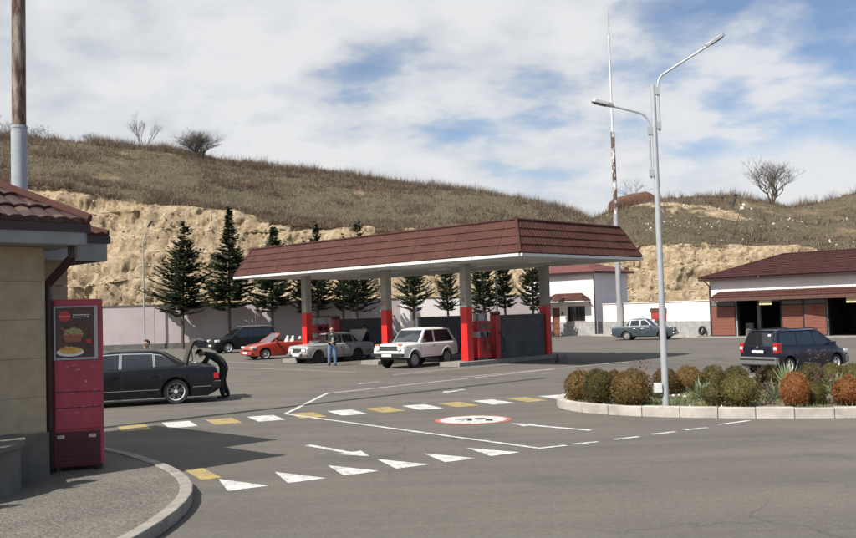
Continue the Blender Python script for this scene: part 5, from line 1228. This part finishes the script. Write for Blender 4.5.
    def lens(s, nm, c, r, mat, axis=1, depth=.03):
        mb = MB(); M = Matrix.Translation(c) @ Matrix.Rotation(R(90)*axis, 4, 'Y'); mb.lathe([(r*1.12, -.01), (r*1.12, depth*.7), (r, depth), (r*.6, depth*1.3), (.001, depth*1.5)], 16, M); return mb.build(nm, mat, s.root, smooth=True)

# ---- black saloon, boot open
def ex_saloon(c):
    c.bx('bumper', (-2.60, -.90, .36), (-2.36, .90, .58), 'p_black', .04); c.bx('bumper', (2.34, -.88, .30), (2.56, .88, .54), 'p_black', .04)
    c.bx('bumper_trim', (-2.605, -.88, .565), (-2.40, .88, .585), 'chrome', .003)
    for sg in (1, -1):
        c.bx('tail_light', (-2.555, sg*.915, .64), (-2.42, sg*.56, .80), 'lamp_red', .015); c.bx('reverse_light', (-2.56, sg*.60, .64), (-2.45, sg*.46, .80), 'lamp_glass', .01)
        c.bx('headlight', (2.36, sg*.84, .60), (2.53, sg*.50, .75), 'lamp_glass', .02)
    c.bx('grille', (2.44, -.38, .56), (2.545, .38, .76), 'chrome', .02)
    for k in range(6): c.bx('grille_bar', (2.548, -.33, .59+.026*k), (2.553, .33, .60+.026*k), 'black_plastic', 0)
    # open boot: dark well, raised lid
    c.bx('boot_well', (-2.36, -.72, .72), (-1.72, .72, 1.022), 'black_plastic', .004)
    lid = ob('boot_lid', None, c.root, (-1.70, 0, 1.02)); lid.rotation_euler = (0, R(74), 0)
    mb = MB()
    sec_ = [(0, .0), (-.25, .015), (-.55, .0), (-.70, -.03), (-.76, -.10), (-.79, -.36)]
    n_ = len(sec_); vs = []
    for y in (-.74, -.5, 0, .5, .74):
        k = .97 if abs(y) > .7 else 1
        for x, z in sec_: vs.append((x*k, y, z+(.02 if abs(y) < .6 else 0)))
    for y in (-.74, -.5, 0, .5, .74):
        for x, z in sec_: vs.append((x*.97+.02, y*.985, z-.05))
    o_ = 5*n_; fs = []
    for j in range(4):
        for i in range(n_-1): fs.append((j*n_+i, j*n_+i+1, (j+1)*n_+i+1, (j+1)*n_+i)); fs.append((o_+j*n_+i, o_+(j+1)*n_+i, o_+(j+1)*n_+i+1, o_+j*n_+i+1))
    for j in (0, 4):
        for i in range(n_-1): q = (j*n_+i, j*n_+i+1, o_+j*n_+i+1, o_+j*n_+i); fs.append(q if j else q[::-1])
    for j in range(4): fs.append((j*n_+n_-1, o_+j*n_+n_-1, o_+(j+1)*n_+n_-1, (j+1)*n_+n_-1))
    mb.add(vs, fs); mb.build('lid_panel', 'p_black', lid, smooth=True)
    mb = MB(); mb.ab((-.80, -.26, -.30), (-.795, .26, -.19)); mb.build('number_plate', 'plate', lid)
    for sg in (1, -1): mb = MB(); mb.tube([(-1.72, sg*.62, .98), (-1.98, sg*.66, 1.10), (-1.95, sg*.66, 1.38)], .018, 6); mb.build('lid_hinge', 'steel_grey', c.root)
SAL = dict(paint='p_black', W=1.88, xf=2.5, xr=-2.55, axf=1.62, axr=-1.42, r=.335, ww=.25, wheel='star', zb=.20, gap=.05, zm=.60, chin=.06, tailup=.14, tapf=.09, tapr=.09, crown=.03,
    top=[(-2.55, .80), (-2.50, .93), (-2.40, .985), (-1.75, 1.025), (-1.4, 1.03), (.95, .97), (1.15, .955), (2.2, .84), (2.42, .76), (2.5, .66)], belt=.96, roof=1.475, gh=(-1.86, -.98, .33, 1.18), gw=(.80, .60),
    panes=[[(.05, 1.0), (.86, .985), (.42, 1.36), (.03, 1.375)], [(-.84, 1.015), (-.03, 1.0), (-.04, 1.375), (-.82, 1.36)], [(-1.50, 1.03), (-.90, 1.017), (-.88, 1.345), (-1.08, 1.31)]], trimm='steel_grey',
    doors=[(-.02, 1.10, .30, .945), (-1.02, -.04, .30, .965)], trims=[(-.98, 1.14, .405, .425, 'chrome'), (-2.35, -1.86, .44, .46, 'chrome')], mir=(.86, 1.02), mirm='p_black', handle='p_black', hz=.80, extra=ex_saloon)
hd = math.pi+R(18); rw = Vector((-6.91, 25.79, 0))
def place(S, wheel, wpos, heading):                    # origin so that the named wheel (axle x, side) stands at wpos
    sc_2 = S.get('sc', 1); lx, ly = wheel[0]*sc_2, wheel[1]*(S['W']/2-S.get('ww', .19)/2-.035)*sc_2
    return Vector((wpos[0]-(lx*math.cos(heading)-ly*math.sin(heading)), wpos[1]-(lx*math.sin(heading)+ly*math.cos(heading)), 0))
Car('black_saloon', 'large black saloon with chrome window trim and its boot open', 'car', place(SAL, (-1.42, 1), rw, hd), hd, SAL)

# ---- classic boxy saloons
def box_front(c, quad=True, fog=False, gm='black_plastic'):
    x = 2.05
    c.bx('grille', (x-.03, -.70, .54), (x+.012, .70, .72), gm, .01)
    for k in range(5): c.bx('grille_bar', (x+.013, -.26, .56+.03*k), (x+.018, .26, .568+.03*k), 'chrome', 0)
    for sg in (1, -1):
        for y in ((.60, .42) if quad else (.55,)): c.lens('headlight', (x+.005, sg*y, .63), .078, 'lamp_glass')
        c.bx('turn_signal', (x-.05, sg*.77, .50), (x+.01, sg*.62, .54), 'lamp_amber', .004)
        if fog: c.lens('fog_lamp', (x+.08, sg*.36, .50), .07, 'lamp_glass')
    bf = c.bx('bumper', (x+.02, -.80, .37), (x+.10, .80, .47), 'chrome', .02)
    for sg in (1, -1): c.bx('overrider', (x+.09, sg*.46, .34), (x+.13, sg*.40, .50), 'black_plastic', .008)
    c.bx('number_plate', (x+.105, -.26, .37), (x+.112, .26, .48), 'plate', 0)
    c.bx('bumper', (-2.14, -.80, .38), (-2.05, .80, .47), 'chrome', .02)
    for sg in (1, -1): c.bx('tail_light', (-2.075, sg*.76, .58), (-2.03, sg*.40, .72), 'lamp_red', .008)
    c.bx('number_plate', (-2.085, -.26, .56), (-2.07, .26, .67), 'plate', 0)
LADA = dict(paint='p_silver', W=1.62, xf=2.05, xr=-2.06, axf=1.37, axr=-1.05, r=.305, ww=.17, wheel='dark', zb=.26, gap=.06, zm=.60, chin=.04, tailup=.06, tapf=.03, tapr=.03, lenf=.4, lenr=.4, crown=.02,
    top=[(-2.06, .80), (-2.02, .875), (-1.9, .905), (-1.2, .93), (.72, .925), (.9, .925), (1.9, .855), (2.0, .83), (2.05, .76)], belt=.915, roof=1.42, gh=(-1.32, -.82, .26, .80), gw=(.735, .585), bulge=.04,
    panes=[[(-.08, .965), (.58, .965), (.22, 1.32), (-.08, 1.325)], [(-.80, .965), (-.16, .965), (-.16, 1.325), (-.72, 1.315)], [(-1.10, .965), (-.87, .965), (-.80, 1.28), (-.88, 1.26)]],
    doors=[(-.12, .80, .34, .86), (-.66, -.14, .34, .86)], trims=[(-2.0, 2.0, .835, .85, 'chrome')], mir=(.60, .99), mirm='chrome', handle='chrome', hz=.76, lip=.014, trimm='chrome')
def ex_silver(c):
    box_front(c, True, True)
    # boot lid standing open, pale underside
    c.bx('boot_well', (-2.0, -.62, .70), (-1.42, .62, .938), 'black_plastic', .004)
    lid = ob('boot_lid', None, c.root, (-1.38, 0, .935)); lid.rotation_euler = (0, R(58), 0)
    mb = MB(); mb.box((-.34, 0, 0), (.68, 1.30, .02)); mb.build('lid_panel', 'p_silver', lid, bevel=.006)
    mb = MB(); mb.box((-.34, 0, -.016), (.62, 1.22, .010)); mb.build('lid_lining', 'p_white', lid)
    mb = MB(); mb.box((-.69, 0, -.10), (.02, 1.28, .22)); mb.build('lid_lip', 'p_silver', lid, bevel=.005)
    for sg in (1, -1): tm = MB(); c.patch(-.62, .95, .285, .37, .008, sg, tm, 16, 3); tm.build('mud_splash', 'p_silver_dirty', c.root, smooth=True)
    for sg in (1, -1): tm = MB(); c.patch(-1.98, -1.48, .36, .56, .008, sg, tm, 8, 3); tm.build('mud_splash', 'p_silver_dirty', c.root, smooth=True)
S2 = dict(LADA); S2['extra'] = ex_silver; h2 = math.pi+R(43)
Car('silver_saloon', 'old silver boxy saloon with round twin headlamps and its boot open', 'car', place(S2, (1.37, 1), (-5.40, 45.55), h2), h2, S2)
S3 = dict(LADA); S3.update(paint='p_slate', wheel='white'); 
def ex_slate(c): box_front(c, True, False)
S3['extra'] = ex_slate; h3 = R(-27)
Car('slate_saloon', 'old slate blue boxy saloon parked along the low white wall', 'car', place(S3, (-1.05, -1), (13.35, 64.6), h3), h3, S3)

# ---- white off-roader
def ex_niva(c):
    x = 1.84
    c.bx('grille', (x-.03, -.66, .74), (x+.012, .66, .93), 'black_plastic', .01)
    for k in range(4): c.bx('grille_bar', (x+.013, -.44, .765+.035*k), (x+.017, .44, .775+.035*k), 'grey_plastic', 0)
    c.bx('badge', (x+.014, -.04, .80), (x+.022, .04, .87), 'chrome', .004)
    for sg in (1, -1):
        c.lens('headlight', (x+.01, sg*.58, .835), .098, 'lamp_glass'); c.bx('turn_signal', (x-.04, sg*.70, .95), (x+.015, sg*.50, 1.01), 'lamp_amber', .008)
        c.bx('side_repeater', (1.56, sg*.835, .89), (1.64, sg*.815, .92), 'lamp_amber', .003)
        c.bx('tail_light', (-1.885, sg*.74, .66), (-1.84, sg*.52, .88), 'lamp_red', .01)
    c.bx('bumper', (x+.02, -.84, .50), (x+.14, .84, .63), 'black_plastic', .02); c.bx('bumper', (-1.97, -.84, .50), (-1.86, .84, .62), 'black_plastic', .02)
    c.bx('number_plate', (x+.145, -.26, .50), (x+.152, .26, .61), 'plate', 0); c.bx('skid_guard', (x-.25, -.5, .36), (x-.02, .5, .50), 'dark_metal', .02)
    c.bx('tailgate_line', (-1.868, -.62, .64), (-1.858, .62, .655), 'black_plastic', 0)
    c.bx('roof_drip', (-1.5, .655, 1.535), (.2, .668, 1.555), 'p_white', .004); c.bx('roof_drip', (-1.5, -.668, 1.535), (.2, -.655, 1.555), 'p_white', .004)
NIVA = dict(paint='p_white', W=1.68, xf=1.84, xr=-1.86, axf=1.12, axr=-1.08, r=.345, ww=.19, wheel='steel', zb=.42, gap=.085, zm=.74, chin=.06, tailup=.05, tapf=.03, tapr=.03, lenf=.4, lenr=.4, crown=.03,
    top=[(-1.86, .96), (-1.82, 1.02), (.6, 1.02), (.78, 1.035), (1.70, .985), (1.80, .96), (1.84, .90)], belt=1.01, roof=1.61, gh=(-1.88, -1.42, .24, .78), gw=(.755, .655), bulge=.05,
    panes=[[(-.20, 1.065), (.54, 1.065), (.19, 1.50), (-.20, 1.505)], [(-1.58, 1.065), (-.34, 1.065), (-.34, 1.505), (-1.30, 1.495)]], wglass='glass_blue',
    doors=[(-.30, .72, .50, .955)], mir=(.56, 1.10), hz=.885, lip=.030, extra=ex_niva, tr=1)
h4 = math.pi+R(52)
Car('white_off_roader', 'small white boxy three-door off-roader with black grille under the canopy', 'car', place(NIVA, (1.12, 1), (-.72, 39.4), h4), h4, NIVA)

# ---- black estate/SUV
def ex_suv(c):
    x = 2.25
    for sg in (1, -1): 
        c.bx('headlight', (x-.32, sg*.86, .74), (x-.05, sg*.50, .90), 'lamp_glass', .03); c.lens('fog_lamp', (x-.03, sg*.62, .45), .06, 'lamp_glass')
        c.bx('tail_light', (-2.22, sg*.86, .85), (-2.05, sg*.70, 1.20), 'lamp_red', .02)
        mb = MB(); mb.tube([(.25, sg*.60, 1.70), (-.2, sg*.62, 1.735), (-1.6, sg*.62, 1.73), (-1.85, sg*.60, 1.69)], .018, 6); mb.build('roof_rail', 'steel_grey', c.root, smooth=True)
    c.bx('grille', (x-.08, -.42, .70), (x-.01, .42, .84), 'black_plastic', .02); c.bx('grille_bar', (x-.01, -.40, .765), (x+.004, .40, .785), 'chrome', .003)
    c.bx('bumper', (x-.14, -.82, .32), (x+.05, .82, .60), 'p_suv', .05); c.bx('number_plate', (x+.052, -.26, .46), (x+.060, .26, .58), 'plate', 0); c.bx('bumper', (-2.28, -.82, .36), (-2.1, .82, .62), 'p_suv', .05)
SUV = dict(paint='p_suv', W=1.80, xf=2.22, xr=-2.22, axf=1.36, axr=-1.28, r=.355, ww=.22, wheel='spoke', zb=.27, gap=.06, zm=.66, chin=.10, tailup=.08, tapf=.16, tapr=.08, crown=.04,
    top=[(-2.22, .98), (-2.15, 1.04), (1.0, 1.02), (1.2, 1.0), (1.95, .90), (2.12, .82), (2.22, .66)], belt=1.0, roof=1.66, gh=(-2.16, -1.88, .25, 1.18), gw=(.80, .63),
    panes=[[(-.05, 1.06), (.88, 1.055), (.28, 1.52), (-.05, 1.545)], [(-1.06, 1.07), (-.13, 1.06), (-.13, 1.545), (-1.0, 1.545)], [(-1.86, 1.10), (-1.14, 1.072), (-1.09, 1.54), (-1.74, 1.52)]],
    doors=[(-.10, 1.0, .36, .99), (-.98, -.12, .36, .99)], mir=(.82, 1.10), mirm='p_suv', handle='p_suv', extra=ex_suv)
h5 = math.pi+R(33)
Car('black_suv', 'black high-roofed estate car parked beyond the red convertible', 'car', place(SUV, (1.36, 1), (-13.3, 62.6), h5), h5, SUV)

# ---- red convertible, roof down
def ex_conv(c):
    x = 2.0
    for sg in (1, -1):
        c.bx('headlight', (x-.30, sg*.80, .60), (x-.055, sg*.42, .72), 'lamp_glass', .03); c.bx('tail_light', (-2.0, sg*.74, .62), (-1.9, sg*.45, .75), 'lamp_red', .015)
    c.bx('bumper', (x-.12, -.76, .26), (x+.05, .76, .46), 'p_red', .05); c.bx('number_plate', (x+.052, -.26, .32), (x+.060, .26, .43), 'plate', 0); c.bx('grille', (x-.06, -.30, .50), (x-.005, .30, .56), 'black_plastic', .01)
    c.bx('bumper', (-2.06, -.76, .30), (-1.9, .76, .52), 'p_red', .05)
    c.bx('cabin_floor', (-1.35, -.60, .395), (.52, .60, .43), 'seat_dark', 0)
    c.bx('dashboard', (.38, -.60, .60), (.62, .60, .91), 'seat_dark', .03)
    mb = MB(); mb.tube([(.28+.02*math.sin(a), .34+.17*math.cos(a), .80+.16*math.sin(a)) for a in [2*math.pi*k/16 for k in range(17)]], .015, 6); mb.tube([(.30, .34, .80), (.45, .34, .74)], .02, 6); mb.build('steering_wheel', 'black_plastic', c.root)
    for xx in (-.28, -1.05):
        for y in (.34, -.34):
            st = ob('seat', None, c.root, (xx, y, .43 if xx > -.5 else .36)); q = MB(); q.box((.0, 0, .10), (.46, .48, .16)); q.build('cushion', 'seat_pale', st, bevel=.04)
            q = MB(); M = Matrix.Translation((-.24, 0, .14)) @ Matrix.Rotation(R(-14), 4, 'Y'); q.box((0, 0, .24), (.14, .46, .50), M=M, taper=.85); q.build('seat_back', 'seat_pale', st, bevel=.04)
            q = MB(); q.box((0, 0, .58), (.10, .27, .19), M=M, taper=.9); q.build('headrest', 'seat_pale', st, bevel=.04)
    c.bx('folded_hood', (-1.52, -.62, .88), (-1.30, .62, 1.02), 'seat_dark', .05)
    fr_ = MB(); z0, z1 = .92, 1.36; xa, xb = .86, .20
    for sg in (1, -1): fr_.tube([(xa, sg*.70, z0), (xb, sg*.56, z1)], .028, 6)
    fr_.tube([(xb, -.56, z1), (xb+.03, 0, z1+.02), (xb, .56, z1)], .028, 6); wf = fr_.build('windscreen_frame', 'p_red', c.root, smooth=True)
    g_ = MB(); g_.add([(xa, -.69, z0), (xa+.04, 0, z0), (xa, .69, z0), (xb, .55, z1), (xb+.04, 0, z1+.01), (xb, -.55, z1)], [(0, 1, 4, 5), (1, 2, 3, 4)]); g_.build('windscreen', 'clear_glass', wf)
m, n, L, b = newmat('clear_glass'); b.inputs['Base Color'].default_value = (.35, .40, .42, 1); b.inputs['Roughness'].default_value = .03; b.inputs['Alpha'].default_value = .38; b.inputs['Specular IOR Level'].default_value = 1
CONV = dict(paint='p_red', W=1.68, xf=1.98, xr=-1.98, axf=1.20, axr=-1.24, r=.30, ww=.20, wheel='spoke', zb=.20, gap=.05, zm=.52, chin=.06, tailup=.10, tapf=.16, tapr=.12, crown=.03, cockpit=(-1.38, .58),
    top=[(-1.98, .74), (-1.9, .90), (-1.4, .945), (.55, .915), (.80, .91), (1.55, .80), (1.82, .71), (1.93, .62), (1.98, .52)], doors=[(-.62, .62, .27, .88)], mir=(.60, .99), mirm='p_red', extra=ex_conv, hz=.70)
h6 = math.pi+R(34)
Car('red_convertible', 'red convertible with its roof down and pale seats', 'car', place(CONV, (1.20, 1), (-8.95, 51.5), h6), h6, CONV)

# ---- navy people carrier, seen from behind
def ex_mpv(c):
    x = -2.08
    for sg in (1, -1):
        tl = c.bx('tail_light', (x-.03, sg*.86, .80), (x+.24, sg*.68, 1.18), 'lamp_red', .03); c.bx('reverse_lens', (x-.035, sg*.845, .92), (x+.10, sg*.70, 1.04), 'lamp_glass', .012, tl)
        c.bx('headlight', (1.86, sg*.80, .66), (2.08, sg*.50, .80), 'lamp_glass', .03)
        mb = MB(); mb.tube([(.55, sg*.60, 1.615), (.2, sg*.62, 1.665), (-1.5, sg*.62, 1.66), (-1.75, sg*.60, 1.60)], .020, 6); mb.build('roof_rail', 'black_plastic', c.root, smooth=True)
    c.bx('bumper', (x-.10, -.84, .36), (x+.16, .84, .66), 'grey_plastic', .05); c.bx('bumper_band', (x-.108, -.80, .54), (x+.10, .80, .60), 'black_plastic', .01)
    c.bx('bumper', (1.94, -.80, .30), (2.16, .80, .58), 'grey_plastic', .05)
    c.bx('number_plate', (x-.052, -.27, .80), (x-.044, .27, .91), 'plate', 0); c.bx('tailgate_handle', (x-.060, -.20, .94), (x-.040, .20, .97), 'p_navy', .005)
    mb = MB(); mb.lathe([(.05, 0), (.05, .012), (.001, .012)], 16, Matrix.Translation((x-.055, 0, 1.02)) @ Matrix.Rotation(R(-90), 4, 'Y')); mb.build('badge', 'chrome', c.root)
    c.bx('rear_wiper', (x+.015, -.05, 1.10), (x+.04, .35, 1.125), 'black_plastic', .004); c.bx('window_sticker', (x+.075, -.52, 1.42), (x+.10, -.40, 1.50), 'plate', .004)
    c.bx('rear_lip', (-1.98, -.52, 1.60), (-1.78, .52, 1.64), 'p_navy', .015)
MPV = dict(paint='p_navy', W=1.75, xf=2.12, xr=-2.10, axf=1.30, axr=-1.40, r=.315, ww=.20, wheel='spoke', zb=.22, gap=.055, zm=.64, chin=.08, tailup=.12, tapf=.16, tapr=.07, crown=.04,
    top=[(-2.10, .98), (-2.06, 1.06), (.9, 1.0), (1.35, .98), (1.9, .80), (2.05, .70), (2.12, .58)], belt=1.0, roof=1.62, gh=(-2.09, -1.86, .50, 1.42), gw=(.79, .64), rzb=1.08,
    panes=[[(.16, 1.06), (1.02, 1.03), (.50, 1.46), (.16, 1.51)], [(-.80, 1.075), (.08, 1.06), (.08, 1.51), (-.78, 1.52)], [(-1.76, 1.11), (-.90, 1.08), (-.88, 1.515), (-1.64, 1.50)]],
    doors=[(.10, 1.10, .32, .985), (-.86, .08, .32, .985)], trims=[(-1.0, .95, .50, .57, 'black_plastic'), (-2.0, -1.78, .54, .60, 'black_plastic')], mir=(1.02, 1.08), mirm='p_navy', handle='p_navy', extra=ex_mpv)
h7 = R(31); pv_ = Vector((14.0, 36.6))
Car('navy_people_carrier', 'dark navy people carrier with roof rails driving behind the planting bed', 'car', (pv_.x, pv_.y, -.415), h7, MPV)

# ================================================================ PEOPLE
def person(label, loc, rz, J, top, trous, hairm='hair', bald=False, shirt=None, group=None, h=1.75):
    """J maps joints to positions in a 1.75 m figure (x forward, y left, z up); one skin surface, hands with five fingers"""
    t = thing('person', label, 'person', loc, rz, group); s = h/1.75; t.scale = (s, s, s)
    V = []; E_ = []; Rr = []; zone = []
    def add(p, r, zn, par=None):
        V.append(Vector(p)); Rr.append(r); zone.append(zn)
        if par is not None: E_.append((par, len(V)-1))
        return len(V)-1
    pel = add(J['pelvis'], (.145, .125), 1); wa_ = add(J['waist'], (.165, .145), 0, pel); ch = add(J['chest'], (.185, .155), 0, wa_); nb = add(J['neckbase'], (.085, .08), 0, ch)
    nk = add(J['neck'], (.055, .058), 2, nb); hb_ = add(J['jaw'], (.062, .075), 2, nk); hc = add(J['head'], (.078, .098), 2, hb_); add(J['crown'], (.058, .07), 2, hc)
    for sd in 'LR':
        sh = add(J['sh'+sd], (.072, .078), 0, ch); el = add(J['el'+sd], (.062, .062), 0, sh); wr_ = add(J['wr'+sd], (.036, .036), 0, el); hn = add(J['ha'+sd], (.030, .040), 2, wr_)
        hp_ = add(J['hip'+sd], (.118, .12), 1, pel); kn = add(J['kn'+sd], (.086, .088), 1, hp_); an = add(J['an'+sd], (.068, .074), 1, kn); hl = add(J['he'+sd], (.042, .038), 3, an); add(J['to'+sd], (.042, .028), 3, hl)
    me = bpy.data.meshes.new('b'); me.from_pydata(V, E_, []); o = bpy.data.objects.new('b', me); col.objects.link(o)
    md = o.modifiers.new('s', 'SKIN'); md.use_smooth_shade = True
    for i, sv in enumerate(me.skin_vertices[0].data): sv.radius = Rr[i]; sv.use_root = (i == 0)
    o.modifiers.new('u', 'SUBSURF').levels = 2; o.modifiers['u'].render_levels = 2
    bpy.context.view_layer.update(); dg = bpy.context.evaluated_depsgraph_get(); bm_ = bpy.data.meshes.new_from_object(o.evaluated_get(dg)); bpy.data.objects.remove(o)
    mb = MB(); vs = [v.co.copy() for v in bm_.vertices]
    segs = [(V[a], V[b_], zone[a], zone[b_]) for a, b_ in E_]
    def zn(p):
        best = None; bz = 0
        for a, b_, za, zb_ in segs:
            d = b_-a; k = max(0, min(1, (p-a).dot(d)/max(1e-9, d.length_squared))); q = (p-(a+d*k)).length
            cut = .5
            if (za, zb_) == (0, 2): cut = .75
            if best is None or q < best: best = q; bz = za if k < cut else zb_
        return bz
    fw_ = (Matrix.Rotation(0, 3, 'Z') @ Vector((1, 0, 0)))
    for f in bm_.polygons:
        z_ = zn(f.center)
        if shirt and z_ == 0:
            c = f.center
            if abs(c.y) < .032 and c.x > J['chest'][0]+.02 and c.z > J['waist'][2]-.12: z_ = 4
        mb.f.append(tuple(f.vertices)); mb.m.append(z_)
    mb.v = [tuple(v) for v in vs]
    # fingers
    for sd, sg in (('L', 1), ('R', -1)):
        ha = Vector(J['ha'+sd]); d = (ha-Vector(J['wr'+sd])).normalized(); side = d.cross(Vector((0, 0, 1)))
        if side.length < .2: side = d.cross(Vector((1, 0, 0)))
        side.normalize(); pal = side.cross(d).normalized()
        for k, (of, ln) in enumerate(((-.030, .072), (-.010, .085), (.010, .080), (.028, .062))):
            b0 = ha+side*of+d*.02; m1 = b0+d*ln*.5-pal*.012; e_ = m1+d*ln*.42-pal*.035; mb.tube([b0, m1, e_], [.0095, .009, .007], 6, 2)
        b0 = ha-d*.02-side*.035*sg; mb.tube([b0, b0-side*.03*sg+d*.03, b0-side*.035*sg+d*.062-pal*.012], [.012, .0105, .008], 6, 2)
    # nose and ears belong to the same skin
    H_ = Vector(J['head']); upv = (Vector(J['crown'])-Vector(J['jaw'])).normalized(); f0 = Vector(J.get('face', (1, 0, 0))); f0 = (f0-upv*f0.dot(upv)).normalized(); sv_ = upv.cross(f0)
    mb.tube([H_+f0*.085+upv*.005, H_+f0*.112-upv*.03, H_+f0*.092-upv*.045], [.010, .016, .012], 6, 2)
    for sg in (1, -1): mb.tube([H_+sv_*sg*.074+upv*.02, H_+sv_*sg*.088-upv*.01, H_+sv_*sg*.078-upv*.035], [.014, .018, .010], 6, 2)
    bo = mb.build('body', [top, trous, 'skin', 'shoes', shirt or top], t, smooth=True, sharp=R(70))
    ey = MB()
    for sg in (1, -1): ey.lathe([(.001, -.008), (.009, -.004), (.011, 0), (.009, .004), (.001, .008)], 8, Matrix.Translation(H_+f0*.090+sv_*sg*.032+upv*.008))
    ey.tube([H_+f0*.088+sv_*.022-upv*.068, H_+f0*.096-upv*.069, H_+f0*.088-sv_*.022-upv*.068], .005, 5); ey.build('eyes_and_mouth', 'shoes', t)
    hm = MB(); c = bmesh.new(); bmesh.ops.create_icosphere(c, subdivisions=3, radius=1)
    rot = Matrix((f0, sv_, upv)).transposed()
    keep = {}
    for v in c.verts:
        q = v.co
        if bald: ok = q.z < .35 and q.x < .1 and q.z > -.45
        else: ok = (q.z > .42 and q.x < .75) or (q.x < .18 and q.z > -.55)
        if ok: keep[v.index] = len(hm.v); hm.v.append(tuple(H_+upv*.018+rot @ Vector((q.x*.108-.008, q.y*.088, q.z*(.108 if not bald else .095)))))
    for f in c.faces:
        if all(v.index in keep for v in f.verts): hm.f.append(tuple(keep[v.index] for v in f.verts)); hm.m.append(0)
    c.free(); hm.build('hair', hairm, t, smooth=True)
    return t
def stand(**kw):
    J = dict(pelvis=(0, 0, .95), waist=(0, 0, 1.10), chest=(.0, 0, 1.32), neckbase=(-.01, 0, 1.46), neck=(0, 0, 1.52), jaw=(.02, 0, 1.57), head=(.02, 0, 1.645), crown=(.01, 0, 1.71),
        shL=(0, .19, 1.40), elL=(-.02, .26, 1.13), wrL=(.06, .25, .90), haL=(.08, .245, .82), shR=(0, -.19, 1.40), elR=(-.02, -.26, 1.13), wrR=(.06, -.25, .90), haR=(.08, -.245, .82),
        hipL=(0, .10, .88), knL=(.02, .11, .49), anL=(0, .12, .10), heL=(-.02, .12, .045), toL=(.17, .14, .035), hipR=(0, -.10, .88), knR=(.02, -.11, .49), anR=(0, -.12, .10), heR=(-.02, -.12, .045), toR=(.17, -.14, .035))
    J.update(kw); return J
# man walking towards the camera, hands together in front
J = stand(elL=(-.04, .30, 1.14), wrL=(.17, .14, 1.06), haL=(.24, .06, 1.08), elR=(-.04, -.30, 1.14), wrR=(.17, -.14, 1.04), haR=(.24, -.07, 1.06), knL=(.05, .12, .49), anL=(.02, .13, .10), heL=(.0, .13, .045), toL=(.19, .15, .035), knR=(.02, -.13, .49), anR=(-.06, -.14, .10), heR=(-.08, -.14, .045), toR=(.11, -.17, .035))
person('bald man in black jacket and blue jeans standing before the silver saloon', (-4.42, 42.85, 0), R(-86), J, 'jacket_black', 'jeans', 'hair', True, 'shirt', h=1.76)
# man bending into the boot of the black saloon: he faces -x in the world
J = stand(pelvis=(-.10, 0, .93), waist=(.03, 0, 1.06), chest=(.27, 0, 1.20), neckbase=(.40, 0, 1.26), neck=(.46, 0, 1.27), jaw=(.51, 0, 1.265), head=(.575, 0, 1.28), crown=(.64, 0, 1.30), face=(.3, 0, -1),
    shL=(.33, .19, 1.22), elL=(.46, .24, .99), wrL=(.64, .19, .92), haL=(.71, .17, .91), shR=(.33, -.19, 1.22), elR=(.48, -.24, 1.00), wrR=(.66, -.17, .94), haR=(.73, -.15, .93), hipL=(-.08, .10, .86), hipR=(-.08, -.10, .86),
    knL=(.05, .11, .48), anL=(-.02, .12, .10), heL=(-.04, .12, .045), toL=(.15, .14, .035), knR=(-.02, -.11, .48), anR=(-.16, -.12, .10), heR=(-.18, -.12, .045), toR=(.01, -.14, .035))
person('man in black clothes bending into the open boot of the black saloon', (-5.98, 27.25, 0), math.pi+R(12), J, 'jacket_black', 'trousers', h=1.78)
person('person standing behind the roof of the black saloon, only the head showing', (-8.42, 28.3, 0), R(-120), stand(), 'jacket_navy', 'trousers', h=1.70)
J = stand(elL=(.10, .27, 1.15), wrL=(.33, .20, 1.10), haL=(.41, .19, 1.11))
person('person in blue jacket at the dispenser behind the silver saloon', (-5.35, 48.6, 0), R(70), J, 'jacket_blue', 'trousers', h=1.74)
J = stand(pelvis=(-.03, 0, .94), chest=(.07, 0, 1.31), neckbase=(.10, 0, 1.44), neck=(.12, 0, 1.49), jaw=(.15, 0, 1.53), head=(.17, 0, 1.60), crown=(.17, 0, 1.67), shL=(.07, .19, 1.39), shR=(.07, -.19, 1.39), elR=(.22, -.25, 1.14), wrR=(.42, -.18, 1.03), haR=(.49, -.16, 1.0), elL=(.20, .25, 1.13), wrL=(.40, .2, 1.0), haL=(.47, .18, .97))
person('person in dark navy clothes standing at the open boot of the silver saloon', (-3.30, 50.0, 0), math.pi+R(30), J, 'jacket_navy', 'trousers', h=1.74)
